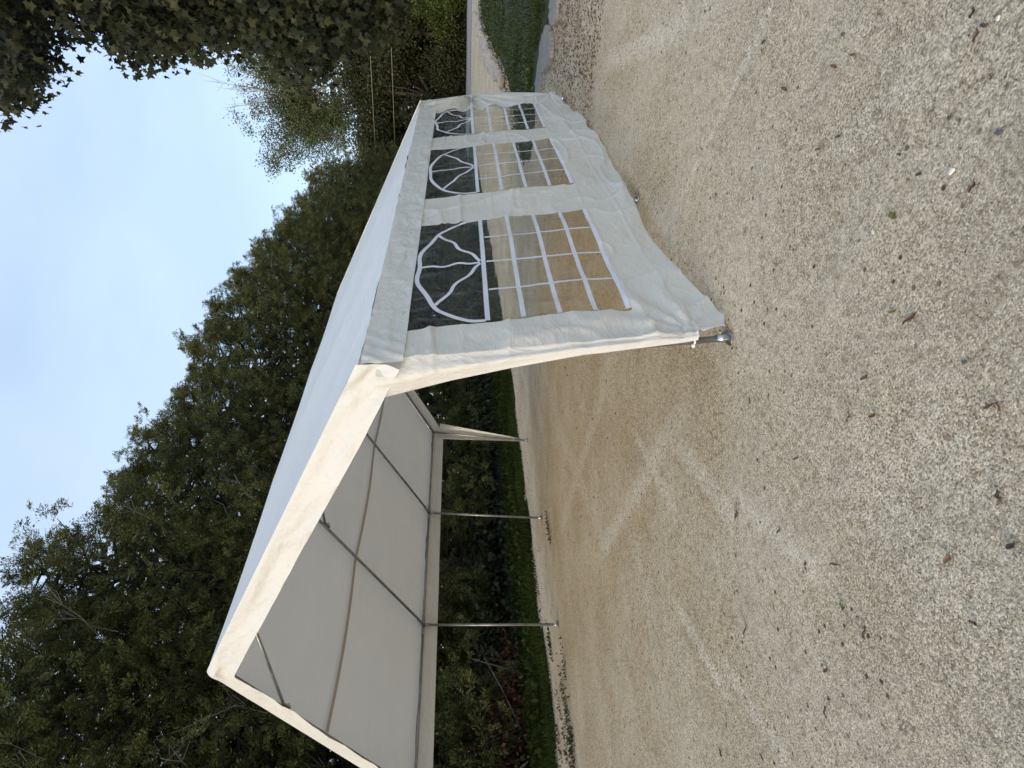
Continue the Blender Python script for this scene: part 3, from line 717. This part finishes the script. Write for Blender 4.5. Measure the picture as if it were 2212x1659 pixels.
M_ol = simple('olive_leaf', (.13,.12,.03), .6, 0, .3, 40); M_gr = simple('green_leaf', (.07,.13,.03), .5, 0, .3, 40)
M_tw = simple('dark_twig', (.075,.05,.038), .8, 0, .3, 40); M_wp = simple('white_pebble', (.68,.66,.60), .8, 0, .1, 30); M_dp = simple('dark_pebble', (.10,.10,.11), .8, 0, .2, 30)
def src3(x, y): return ((2600+x/1.5447)/1.8228, (y/1.5447)/1.8228)
def src6(x, y): return ((2600+x/1.5447)/1.8228, (1000+y/1.5447)/1.8228)
def src10(x, y): return ((2632+x/1.58)/1.8228, (1974+y/1.58)/1.8228)
def debris(kind, f, x, y, x2, y2, wd, m_, lab, catg):
    wd = wd*(.52 if kind == 'leaf' else .7)
    A = gp(*f(x, y)); B = gp(*f(x2, y2)); c = (A+B)/2; c[2] = float(ground_z(c[0], c[1]))
    d = (B-A)[:2]; L_ = float(np.linalg.norm(d)); L_ = max(L_*.82, .018); ang = math.atan2(d[1], d[0]); g = random.Random(int(x*7+y))
    mb = MB()
    if kind == 'leaf':
        nu, nv = 9, 5; V = []
        for i in range(nu):
            u = i/(nu-1); hw = wd*(math.sin(math.pi*min(1, u*.97+.03))**.7)*g.uniform(.8, 1.15)
            for j in range(nv):
                v = j/(nv-1)*2-1; V.append(((u-.5)*L_, v*hw+.15*wd*math.sin(u*5), .006+abs(v)**1.5*wd*.55+.004*math.sin(u*6+g.random())))
        n0 = len(V); V += [(a, b, q-.0012) for a, b, q in V]
        F = [(i*nv+j, (i+1)*nv+j, (i+1)*nv+j+1, i*nv+j+1) for i in range(nu-1) for j in range(nv-1)]
        F += [tuple(k+n0 for k in f_[::-1]) for f_ in F]
        mb.add(V, F); mb.tube([(L_*.48, 0, .006), (L_*.62, .2*wd, .009), (L_*.72, .1*wd, .006)], .0012, 4)
    elif kind == 'twig':
        pts = [((u-.5)*L_, wd*2.0*math.sin(u*4+g.random()*3), .004+wd) for u in np.linspace(0, 1, 7)]
        mb.tube(pts, [wd*.6]+[wd]*5+[wd*.4], 6)
        mb.tube([pts[3], (pts[3][0]+L_*.12, pts[3][1]+L_*.14, .006+wd)], [wd*.6, wd*.3], 5)
    elif kind == 'curl':
        pts = [(.5*L_*math.cos(a)*(1-.05*a), .35*L_*math.sin(a*1.5), .008+.006*math.sin(a*2)) for a in np.linspace(0, 5, 22)]
        mb.tube(pts, wd, 5)
    o = mb.build({'leaf': 'fallen_leaf', 'twig': 'twig', 'curl': 'curled_stem'}.get(kind), m_, None, True)
    o.location = tuple(c); o.rotation_euler = (0, 0, ang); tag(o, lab, catg); return o
def pebble(f, x, y, s, m_, lab):
    me = rock_mesh(random.Random(int(x+y)), s, s*.65, s*.45, 2); me.materials.clear(); me.materials.append(m_)
    o = bpy.data.objects.new('pebble', me); COL.objects.link(o); P = gp(*f(x, y)); o.location = (P[0], P[1], float(ground_z(P[0], P[1]))+s*.2); o.rotation_euler = (0, 0, x)
    tag(o, lab, 'pebble')
LS = [
 ('leaf', src3, 1035,395, 1072,412, .012, M_rb, 'small red-brown leaf alone on bare gravel, upper right area of the photo'),
 ('leaf', src3, 742,528, 770,555, .014, M_rb, 'folded brown leaf on the gravel nearer the tent than the red-brown one'),
 ('twig', src3, 1150,345, 1182,315, .004, M_tw, 'short thick dark twig just above the small red-brown leaf'),
 ('leaf', src3, 1070,838, 1098,820, .009, M_tw, 'tiny dark purple leaf with a bent stem on pale gravel'),
 ('leaf', src3, 945,918, 967,898, .007, M_tw, 'narrow dark leaf scrap next to the tiny purple leaf'),
 ('leaf', src3, 1890,1180, 1920,1092, .011, M_rb, 'long straight reddish-brown leaf lying near the right edge of the photo'),
 ('leaf', src3, 1562,1072, 1595,1045, .010, M_tw, 'curled dark brown leaf beside the large white pebble'),
 ('leaf', src3, 1918,268, 1938,168, .010, M_rb, 'long curved red-brown leaf in the top right corner'),
 ('leaf', src3, 1898,120, 1912,40, .012, M_tw, 'faded grey-brown leaf nearest the top right corner'),
 ('twig', src3, 1965,165, 2000,135, .006, M_tw, 'clump-like dark twig between the two top right corner leaves'),
 ('leaf', src3, 1408,1298, 1445,1325, .020, M_ol, 'olive green triangular leaf flat on the gravel'),
 ('twig', src3, 1445,950, 1475,932, .004, M_tw, 'bent dark twig above the curled leaf by the white pebble'),
 ('twig', src3, 578,578, 590,550, .004, M_tw, 'short upright black twig near the pale wheel track'),
 ('leaf', src3, 248,892, 258,918, .008, M_ol, 'tiny olive leaf on gravel beside the long tent wall'),
 ('twig', src3, 625,280, 650,235, .007, M_tw, 'brown bark fragment on the pale wheel track near the top edge'),
 ('leaf', src6, 1475,435, 1575,340, .012, M_rb, 'large forked red-brown leaf, biggest on the open gravel'),
 ('leaf', src6, 1228,772, 1268,728, .011, M_rb, 'red-brown leaf between the forked leaf and the tent foot'),
 ('leaf', src6, 1148,1028, 1155,962, .008, M_rb, 'narrow straight brown leaf lying next to a rounder one'),
 ('leaf', src6, 1278,998, 1315,968, .013, M_rb, 'round crumpled brown leaf lying next to a narrow straight one'),
 ('leaf', src6, 815,1255, 845,1228, .009, M_rb, 'small dark red leaf on a pale patch of gravel'),
 ('leaf', src6, 1395,360, 1440,338, .010, M_ol, 'yellowish leaf scrap beside the large forked red-brown leaf'),
 ('curl', src6, 1980,900, 2085,960, .003, M_tw, 'curled blackish wiry stem near the right edge of the photo'),
 ('twig', src6, 2040,1440, 2095,1500, .006, M_tw, 'dark knobbly twig low near the right photo edge'),
 ('twig', src6, 655,320, 652,372, .003, M_tw, 'thin straight dark twig just beyond the near tent foot'),
 ('twig', src6, 660,845, 662,878, .003, M_tw, 'thin rusty twig on the gravel below the near tent foot'),
 ('twig', src6, 540,870, 555,910, .004, M_tw, 'thin black forked twig below the near tent foot'),
 ('twig', src6, 470,1550, 465,1620, .005, M_tw, 'dark red twig on the pale track in front of the open tent'),
 ('leaf', src10, 1740,395, 1765,325, .015, M_or, 'orange-brown leaf, brightest one near the right photo edge'),
 ('leaf', src10, 1075,625, 1092,682, .016, M_gr, 'fresh green leaf lying alone on the grey gravel'),
 ('twig', src10, 1222,795, 1232,865, .006, M_tw, 'dark brown twig close to the fresh green leaf'),
 ('leaf', src10, 1010,385, 1062,395, .010, M_rb, 'crumpled rust-coloured leaf above the fresh green leaf'),
 ('leaf', src10, 690,205, 705,160, .008, M_rb, 'slim rust-coloured leaf between the tent and the green leaf'),
 ('leaf', src10, 425,125, 435,55, .007, M_rb, 'slim tan pod-like leaf nearest the shadowed tent floor'),
 ('leaf', src10, 482,840, 492,755, .009, M_rb, 'long rusty leaf in front of the open tent, bottom half of the photo'),
 ('leaf', src10, 972,1068, 992,1035, .012, M_rb, 'short brown leaf on gravel below the fresh green leaf'),
 ('twig', src10, 970,1265, 985,1340, .005, M_tw, 'slender dark twig low in the photo with a kinked tip'),
 ('twig', src10, 575,1570, 608,1615, .004, M_tw, 'dark twig at the bottom edge of the photo'),
 ('twig', src10, 365,1370, 372,1420, .004, M_tw, 'short brown twig near the bottom left of the open gravel'),
 ('leaf', src10, 2120,300, 2165,255, .014, M_tw, 'grey-brown decayed leaf at the right photo edge'),
 ('leaf', src10, 1888,735, 1935,775, .010, M_tw, 'broken dark leaf on coarse grey gravel near the right edge'),
 ('twig', src10, 325,1540, 345,1590, .006, M_tw, 'dark clumped twig fragment near the bottom edge'),
]
for (k_, f_, x, y, x2, y2, wd, m_, lab) in LS:
    debris(k_, f_, x, y, x2, y2, wd, m_, lab, 'twig' if k_ == 'twig' else 'leaf' if k_ == 'leaf' else 'stem')
pebble(src3, 1770, 1042, .011, M_wp, 'large oval white pebble beside a curled brown leaf')
pebble(src3, 1100, 207, .009, M_dp, 'dark round pebble above the short thick twig')
pebble(src3, 2053, 110, .007, M_wp, 'small white pebble in the top right corner of the photo')
pebble(src3, 1297, 1412, .008, M_wp, 'pale cream pebble to the side of the olive triangular leaf')
pebble(src3, 2055, 803, .009, M_dp, 'blue-grey pebble near the right photo edge')
pebble(src6, 1845, 658, .008, M_dp, 'grey pebble right of the large forked red-brown leaf')

# weeds on the gravel edge at the front left of the yard
def tufts():
    parts = []; g = np.random.default_rng(12)
    spots = [(1206,1590),(1215,1480),(1219,1500),(1228,1560),(1236,1600),(1240,1640),(1232,1655),(1210,1530),(1213,1640),(1221,1440),(1222,1610),(1236,1575),(1232,1620),(1184,1130),(1187,1150),(1160,1245),(1166,1290),(1188,1380),(1190,1400),(1226,1535)]
    for px, py in spots:
        c = gp(px, py); n = int(g.integers(25, 60)); q = c+g.normal(0, 1, (n, 3))*[.16, .05, .0]; q[:, 2] = ground_z(q[:,0], q[:,1])
        parts.append(leaflets(q, np.tile([0, 0, 1.], (n, 1)), .05, .010, .9, g))
    tag(obj('gravel_weeds', *cat(parts), M_wood), 'low dark weeds scattered on the gravel edge behind the tent', 'weeds', kind='stuff')
    n = 2600; x = g.uniform(-2, 13, n); y = g.uniform(8.1, 10.0, n)
    V, F = leaflets(np.stack([x, y, ground_z(x, y)+g.uniform(.02, .14, n)], 1), np.tile([0, 0, .4], (n, 1)), .12, .036, .9, g)
    tag(obj('broadleaf_weeds', V, F, M_grass), 'broad-leaved green weeds along the foot of the cedars', 'weeds', kind='stuff')
tufts()
# dead brown brush under the cedars
g = np.random.default_rng(77)
c0 = gp(1140, 1590); t = thing('dead_brush', 'heap of rust-brown dead foliage and bare sticks under the nearest cedar', 'brush', (c0[0]+.2, 10.7, 0))
n = 3800; q = g.normal(0, 1, (n, 3))*[.85, .35, .42]; q[:, 2] = np.abs(q[:, 2])+.05
V, F = leaflets(q, g.normal(0, 1, (n, 3)), .10, .028, .5, g); obj('dead_leaves', V, F, M_dead, t)
mb = MB()
for i in range(22):
    a = np.array([g.normal(0, .9), g.normal(0, .3), 0]); b = a+np.array([g.normal(0, .9), g.normal(-.1, .3), g.uniform(.5, 1.9)]); mb.tube([a, (a+b)/2+g.normal(0, .12, 3), b], [.014, .01, .004], 5, False)
mb.build('sticks', M_pale, t, True)

# ------------------------------------------------------------------ the tent
W, HE, HP, S0, S1 = 5.84, 1.891, 3.347, .215, .14
tent = thing('party_tent', 'large white party tent with windowed side wall and open gabled front on the gravel', 'tent')
PR = .0175
def pipe(name, pts, r=PR, parent=None, m_=None): return MB().tube(pts, r, 10).build(name, m_ or M_steel, parent or tent, True)
feet_w = [(0.01,-.19),(2.01,-.212),(4.03,-.212),(5.89,-.19)]
feet_f = [(0.0,5.96),(1.91,5.80),(3.88,5.88),(6.12,6.18)]
def foot(leg, x, y, ang):
    mb = MB(); n = 12; a_, b_ = .062, .034; ca, sa = math.cos(ang), math.sin(ang)
    def T(u, v, z): return (x+u*ca-v*sa, y+u*sa+v*ca, z)
    xs_ = np.linspace(-a_, a_, 9)
    V = []; 
    for u in xs_:
        bend = .003+max(0, abs(u)-.035)*.55
        hv = b_*math.sqrt(max(.12, 1-(u/a_)**4))
        for v in (-hv, hv):
            V.append(T(u, v, bend)); 
    n_ = len(V); V += [(p[0], p[1], p[2]+.003) for p in V]
    F = []
    for i in range(8): F += [(2*i, 2*i+1, 2*i+3, 2*i+2), (n_+2*i, n_+2*i+2, n_+2*i+3, n_+2*i+1), (2*i, 2*i+2, n_+2*i+2, n_+2*i), (2*i+1, n_+2*i+1, n_+2*i+3, 2*i+3)]
    F += [(0, n_, n_+1, 1), (16, 17, n_+17, n_+16)]
    mb.add(V, F)
    mb.tube([T(0, 0, .004), T(0, 0, .075)], .0215, 12)
    mb.tube([T(.0, -.025, .06), T(0, -.038, .06)], .006, 6)
    mb.tube([T(.045, 0, .02), T(.045, 0, .032)], .006, 6)
    mb.build('foot', M_steel2, leg, True)
for i, X0 in enumerate((0, 2, 4, 6)):
    for side, (fx, fy) in ((0, feet_w[i]), (1, feet_f[i])):
        top = (X0, 0 if side == 0 else W, HE)
        leg = pipe('leg', [top, (fx, fy, .03)])
        if side == 0: MB().tube([Vector(top).lerp(Vector((fx, fy, .03)), .50), Vector(top).lerp(Vector((fx, fy, .03)), .56)], PR+.003, 10).build('sleeve', M_steel2, leg, True)
        foot(leg, fx, fy, (1.45 if i in (1, 2) else .25) if side == 0 else .0)
        el = MB(); dx = .14
        el.tube([(X0, top[1], HE-.10), (X0, top[1], HE)], PR+.004, 10)
        if X0 > 0: el.tube([(X0, top[1], HE), (X0-dx, top[1], HE)], PR+.004, 10)
        if X0 < 6: el.tube([(X0, top[1], HE), (X0+dx, top[1], HE)], PR+.004, 10)
        sg = 1 if side == 0 else -1; e = Vector((0, sg*W/2, HP-HE)).normalized()*dx
        el.tube([(X0, top[1], HE), (X0, top[1]+e.y, HE+e.z)], PR+.004, 10)
        el.build('corner_joint', M_steel, tent, True)
for y in (0, W): 
    for a in (0, 2, 4): pipe('eave_beam', [(a+.05, y, HE), (a+1.95, y, HE)])
for a in (0, 2, 4): pipe('ridge_pole', [(a+.05, W/2, HP-.02), (a+1.95, W/2, HP-.02)])
for X0 in (0, 2, 4, 6):
    pipe('rafter', [(X0, .04, HE+.02-.012), (X0, W/2, HP-.026)]); pipe('rafter', [(X0, W-.04, HE+.02-.012), (X0, W/2, HP-.026)])
    zt = 2.95; yt = (zt-HE)/(HP-HE)*W/2
    tie = pipe('collar_tie', [(X0+.02, yt+.04, zt-.01), (X0+.02, W-yt-.04, zt-.01)], .013)
    MB().box((X0+.02, W-yt-.02, zt-.03), (.012, .08, .06)).build('tie_bracket', M_steel2, tie)
    MB().box((X0+.02, yt+.02, zt-.03), (.012, .08, .06)).build('tie_bracket', M_steel2, tie)

SLOPE = (HP-HE)/(W/2)
LFT = .034
def roofz(y): return HP-np.abs(y-W/2)*SLOPE
def canopy(sgn, name):
    nx, nu = 240, 100
    xs_ = np.linspace(-.048, 6.048, nx); us = np.linspace(0, 1, nu)
    XX, UU = np.meshgrid(xs_, us, indexing='ij')
    bay = np.abs(np.sin(np.pi*np.clip(XX, 0, 6)/2)); mid = np.sin(np.pi*UU)
    ZZ = HE+LFT+(HP-HE)*UU-.030*bay*mid-.010*bay*(UU > .5)*(UU-.5)*2
    ZZ = ZZ+.010*fbm(XX*1.1, UU*14, 61)*(.4+mid)+.016*np.exp(-UU*7)*fbm(XX*5, UU*4+XX, 62)
    ZZ = ZZ+.006*ridge(XX*.9+UU*2, UU*9, 66)*np.exp(-UU*2)
    YY = (-.053+(W/2+.053)*UU)
    ZZ = ZZ-.012*np.exp(-UU*30)
    if sgn < 0: YY = W-YY
    return grid(np.stack([XX, YY, ZZ], -1), name, M_roof, tent)
canopy(1, 'roof_panel'); canopy(-1, 'roof_panel')
# sewn seams on the underside, half-way up each slope
for yc in (W-4.33, 4.33):
    s = np.linspace(0.05, 5.95, 90); P = []
    for x in s:
        bay = abs(math.sin(math.pi*x/2)); u = 1-abs(yc-W/2)/(W/2); base = HE+(HP-HE)*u+LFT-.030*bay*math.sin(math.pi*u)-.014
        P.append([(x, yc+dy*.5, base-dy*.5*SLOPE*(1 if yc > W/2 else -1)) for dy in (-.042, .042)])
    grid(np.array(P), 'seam_tape', M_seam, tent)
def valance_side(y, out):
    nx, nv = 420, 22; xs_ = np.linspace(-.05, 6.05, nx); v = np.linspace(0, 1, nv); XX, VV = np.meshgrid(xs_, v, indexing='ij')
    drop = .215+.006*fbm(XX*1.3, VV*0, 71)
    OFF = .052+.022*VV+.010*fbm(XX*3.2, VV*1.2, 72)*(.3+VV)+.007*fbm(XX*9, VV*5, 74)+.004*ridge(XX*6, VV*2.4, 73)
    edge = np.exp(-np.minimum(XX+.05, 6.05-XX)*9); OFF = OFF+edge*.016*np.sin(VV*9+XX*60)*(1-np.exp(-np.minimum(XX+.05, 6.05-XX)*40))
    return grid(np.stack([XX, y+out*OFF, HE+.022-VV*drop], -1), 'valance', M_val, tent)
valance_side(0, -1); valance_side(W, 1)
def valance_gable(x, out):
    nu, nv = 480, 26; u = np.linspace(-.05, W+.05, nu); v = np.linspace(0, 1, nv); UU, VV = np.meshgrid(u, v, indexing='ij')
    d = np.minimum(np.abs(UU-W/2)/.10, 1); z0 = HE+LFT+.008+(HP-HE)*(1-np.sqrt((UU-W/2)**2+.02**2)/(W/2+.053))
    OFF = .050+.026*(1-np.exp(-VV*5))+.030*fbm(UU*1.3, VV*1.3+UU*.5, 81+x)*VV**.5-.018*np.sin(VV*np.pi*1.3)*(.6+fbm(UU*.9, UU*0, 88))+VV**.5*(.010*fbm(UU*6, VV*4, 82+x)+.009*ridge(UU*3.0+VV*1.4, VV*1.6-UU*1.0, 83+x))
    UE = np.minimum(UU+.05, W+.05-UU); OFF = OFF+np.exp(-UE*7)*(.022*np.sin(VV*10+UU*22))*(1-np.exp(-UE*30))
    OFF = OFF+.020*np.exp(-((UU-W/2)/.12)**2)*np.sin(VV*7)
    Z = z0-VV*(.225+.012*fbm(UU*1.1, VV*0, 84+x))
    return grid(np.stack([x+out*OFF, UU, Z], -1), 'valance', M_val, tent)
valance_gable(0, -1); valance_gable(6, 1)

# the windowed wall: every piece of it follows one draped surface
hx = [-.2,.11,.4,.58,1.2,1.9,2.05,2.5,3.2,3.74,4.05,4.25,5.0,5.74,6.0]; hz = [.10,.020,.065,.10,.12,.115,.105,.05,.03,.035,.055,.03,.07,.13,.17]
def hem(x): return np.interp(x, hx, hz)
def wall_y(x, z):
    x = np.asarray(x, float); z = np.asarray(z, float)
    y = -.036-S0*(1-z/HE)*(1+.15*np.sin(np.pi*x/6))
    fr = np.abs(np.sin(np.pi*x/2)); low = np.clip((.5-z)/.5, 0, 1)
    y = y-.020*fr*np.sin(np.pi*np.clip(z/1.8, 0, 1))
    lw = low*np.clip(x/.6, .15, 1); y = y-lw*(.085*fbm(x*1.3+z*1.8, z*2.0, 91)+.016*np.sin(x*4.6-z*6)*low)-.028*np.clip(ridge(x*.9+z*.5, z*2.1-x*.35, 97), 0, 1)**2*low**.5
    y = y-.022*fbm(x*1.9, z*1.3, 92)-.006*fbm(x*5, z*6, 93)
    inw = np.zeros_like(x*z)
    for a, b in ((.26, 1.72), (2.29, 3.68), (4.18, 5.38)):
        inw = np.maximum(inw, np.clip((x-a)/.05, 0, 1)*np.clip((b-x)/.05, 0, 1)*np.clip((z-.47)/.04, 0, 1)*np.clip((1.7-z)/.04, 0, 1))
    cr = np.clip(ridge(x*1.2, z*5.2, 94), 0, 1)**5*.014+np.clip(ridge(x*3.5+z*2, z*3.0-x, 95), 0, 1)**5*.012
    y = y-cr*(1-.85*inw)
    for fz in (.24, .47, .93, 1.16, 1.40): y = y-.006*np.exp(-((z-fz-.012*vn(x*2, x*0, 3))/.010)**2)*(1-inw)*(.5+vn(x*2, z*0, 7)+.3)
    # drape radiating from the tie points on the near and the back leg
    for (tx, tz, am, fq, rad) in ((5.93, 1.25, .045, 14, .6), (5.93, .22, .014, 11, .4), (.03, .22, .008, 11, .40)):
        dx = x-tx; dz = z-tz; r_ = np.hypot(dx, dz)+.03; th_ = np.arctan2(dz, dx+1e-6)
        y = y-am*np.sin(np.abs(th_)*fq+1)*np.exp(-((r_-.22)/rad)**2)
    return y
def wallpt(x, z, off=0): return np.stack([np.broadcast_to(x, np.shape(z)) if np.ndim(x) == 0 else x, wall_y(x, z)-off, z], -1)
WIN = [(.26, 1.72), (2.29, 3.68), (4.18, 5.36)]; Z0, Z1, ZT = .475, 1.70, 1.262
def wob(x, z, k): return .010*np.sin(z*9+k)+.008*fbm(z*4, z*0+k, 96)
def build_wall():
    xbr = [0.0, .26, 1.72, 2.29, 3.68, 4.18, 5.36, 5.97]
    xl = [xbr[0]]
    for a, b in zip(xbr[:-1], xbr[1:]): xl += list(np.linspace(a, b, max(3, int((b-a)/.0145)))[1:])
    xl = np.array(xl); t1 = np.linspace(0, 1, 42); z2 = np.linspace(Z0, Z1, 88); z3 = np.linspace(Z1, 1.86, 12)
    ZZ = []
    for x in xl:
        h = float(hem(x)); ZZ.append(np.concatenate([h+(Z0-h)*t1, z2[1:], z3[1:]]))
    ZZ = np.array(ZZ); XX = np.repeat(xl[:, None], ZZ.shape[1], 1)
    XS = XX.copy()
    for a, b in WIN:       # sewn edges wander a little
        for e, sg in ((a, 1), (b, -1)):
            XS = XS+np.exp(-((XX-e)/.08)**2)*wob(XX, ZZ, e*3)
    kk = 1-.26*np.abs(np.sin(np.pi*np.clip(ZZ-.22, -.22, 1.55)/1.03))**.8*np.where(ZZ > 1.25, .35, 1)
    XS = np.where(XX > 5.36, 5.36+(XS-5.36)*kk, XS)
    P = np.stack([XS, wall_y(XS, ZZ), ZZ], -1)
    nu, nv = XX.shape; idx = np.arange(nu*nv).reshape(nu, nv)
    F = np.stack([idx[:-1,:-1], idx[1:,:-1], idx[1:,1:], idx[:-1,1:]], -1)
    xc = (XX[:-1,:-1]+XX[1:,:-1])/2; zc = (ZZ[:-1,:-1]+ZZ[:-1,1:])/2
    keep = np.ones(xc.shape, bool); wins = []
    for a, b in WIN:
        k = (xc > a) & (xc < b) & (zc > Z0) & (zc < Z1); keep &= ~k; wins.append(k)
    sw = obj('side_wall', P.reshape(-1, 3), F[keep], M_wall, tent, True)
    out = []
    for k in wins:
        f = F[k]; u, inv = np.unique(f, return_inverse=True)
        out.append(obj('window', P.reshape(-1, 3)[u], inv.reshape(f.shape), M_film, tent, True))
    return out
wins = build_wall()
def ribbon(path, wd, parent, off=.0045):
    p = np.array(path, float); d = np.gradient(p, axis=0); d /= np.linalg.norm(d, axis=1)[:, None]+1e-9; q = np.stack([-d[:,1], d[:,0]], 1)
    a = p-q*wd/2; b = p+q*wd/2
    P = np.stack([np.stack([a[:,0], wall_y(a[:,0], a[:,1])-off, a[:,1]], -1), np.stack([p[:,0], wall_y(p[:,0], p[:,1])-off, p[:,1]], -1), np.stack([b[:,0], wall_y(b[:,0], b[:,1])-off, b[:,1]], -1)], 1)
    return grid(P, 'glazing_bar', M_bar, parent)
for wi, ((a, b), wo) in enumerate(zip(WIN, wins)):
    xc = (a+b)/2; hw = (b-a)/2-.01; n = 60; sx = np.linspace(a+.004, b-.004, n)
    amp = [.9, .45, 1.0][wi]
    ribbon([(x, ZT) for x in sx], .028, wo, .006)
    for k in range(1, 4): ribbon([(x, ZT-(ZT-Z0)*k/4) for x in sx], .027, wo, .0055)
    ribbon([(x, Z0+.016) for x in sx], .026, wo, .005)
    for k in range(1, 4):
        x0 = a+(b-a)*k/4; ribbon([(x0+.006*math.sin(z*8+k+wi), z) for z in np.linspace(Z0+.03, ZT-.02, n)], .019, wo, .0045)
    rz = Z1-.03-ZT
    ribbon([(xc-hw*math.cos(t_)*(1+.0*t_), ZT+.01+rz*math.sin(t_)+amp*.012*math.sin(t_*11+wi)*math.sin(t_)) for t_ in np.linspace(0, math.pi, 90)], .027, wo, .0042)
    for an, k in ((math.pi/2, 0), (math.pi*.25, 1), (math.pi*.75, 2)):
        ex, ez = hw*math.cos(an), rz*math.sin(an); L_ = math.hypot(ex, ez)
        pts = []
        for s in np.linspace(.03, .98, 46):
            w_ = amp*.017*math.sin(s*13+k*2+wi)*math.sin(math.pi*s); pts.append((xc+ex*s-ez/L_*w_, ZT+.01+ez*s+ex/L_*w_))
        ribbon(pts, .022, wo, .0036)

# cloth wrapped round the corner legs, tied near the foot
def corner_curtain(legtop, legfoot, A, B, nfold, amp, seed, zt=1.80, zb=.14, bul=(0, 0), sg=1):
    """A(z), B(z): xy of the two edges of the wrap"""
    nu, nv = 44, 130; P = np.zeros((nu, nv, 3)); zs = np.linspace(zt, zb, nv)
    for j, z in enumerate(zs):
        a = np.array(A(z)); b = np.array(B(z)); q = b-a; nrm = np.array([q[1], -q[0]]); nrm = sg*nrm/(np.linalg.norm(nrm)+1e-6)
        for i in range(nu):
            u = i/(nu-1); f = amp*(math.sin(u*nfold*math.pi*2+z*1.5+seed)*.5+.9*float(vn(u*4+z*1.2, z*2.5, seed)))*math.sin(math.pi*u)**.5
            xy = a+q*u+nrm*(f*min(1, .35+z*.7)+.3*min(1, .3+z*.6)*np.linalg.norm(q)*math.sin(math.pi*u))+np.array(bul)*math.sin(math.pi*u)
            P[i, j] = (xy[0], xy[1], z)
    return grid(P, 'corner_curtain', M_curt, tent)
lerp = lambda a, b, t_: a+(b-a)*t_
tz = lambda z: 1-z/HE
lg = lambda x0, y0, x1, y1: (lambda z: (lerp(x0, x1, tz(z)), lerp(y0, y1, tz(z))))
l0 = lg(0, 0, .01, -.21)
bw = lambda z: np.interp(z, [.14, .24, .79, 1.14, 1.46, 1.80], [-.215, -.192, -.115, -.035, .05, .16])
corner_curtain(None, None, lambda z: (.004, float(wall_y(np.array(.004), np.array(z)))), lambda z: (-.024-.022*min(1, z/.7), float(bw(z))), 1.5, .012, 1.3, 1.84, .19, sg=-1)
bw2 = lambda z: np.interp(z, [.1, .2, 1.0, 1.75], [-.20, -.26, -.27, -.02])
corner_curtain(None, None, lambda z: (lerp(6, 5.89, tz(z))+.035, lerp(0, -.19, tz(z))+.02), lambda z: (lerp(6, 5.89, tz(z))+.11+.03*math.sin(z*1.6), lerp(0, -.19, tz(z))-.035-.05*math.sin(z*1.7)), 1.2, .008, 2.3, 1.80, .25)
l3 = lambda z: (lerp(6, 6.12, tz(z)), lerp(W, 6.18, tz(z)))
def taper(z, a): return float(np.interp(z, [.2, 1.75], [.015, a]))
corner_curtain(None, None, lambda z: (l3(z)[0]+.03, l3(z)[1]+.04), lambda z: (l3(z)[0]+.03, l3(z)[1]-taper(z, .22)), 1.5, .012, 4.1, 1.76, .2, sg=-1)
corner_curtain(None, None, lambda z: (l3(z)[0]+.03, l3(z)[1]+.045), lambda z: (l3(z)[0]-taper(z, .12), l3(z)[1]+.035), 1.2, .010, 5.2, 1.76, .12)
# ties
def tie(x, y, z, r=.026, knot=True, ext=(0, 0)):
    mb = MB(); k = 20; pts = [(x+r*math.cos(a), y+r*math.sin(a), z+.006*math.sin(a*2)) for a in np.linspace(0, 2*math.pi, k)]
    mb.tube(pts, .0055, 7)
    o = mb.build('tie_cord', M_tie, tent, True)
    if knot:
        kb = MB(); kb.tube([(x+ext[0]-.004, y+ext[1], z-.01), (x+ext[0], y+ext[1]+.002, z-.002), (x+ext[0]+.003, y+ext[1], z+.008)], [.008, .013, .007], 8); kb.build('knot', M_tie, o, True)
p = l0(.20); tie(p[0], p[1], .20, .026, True, (-.02, .03))
lb_ = lg(6, 0, 5.89, -.20)
for zz in (1.25, .22): q = lb_(zz); tie(q[0], q[1]-.004, zz, .028, False)
q = l3(.3); tie(q[0], q[1], .3, .028, False)
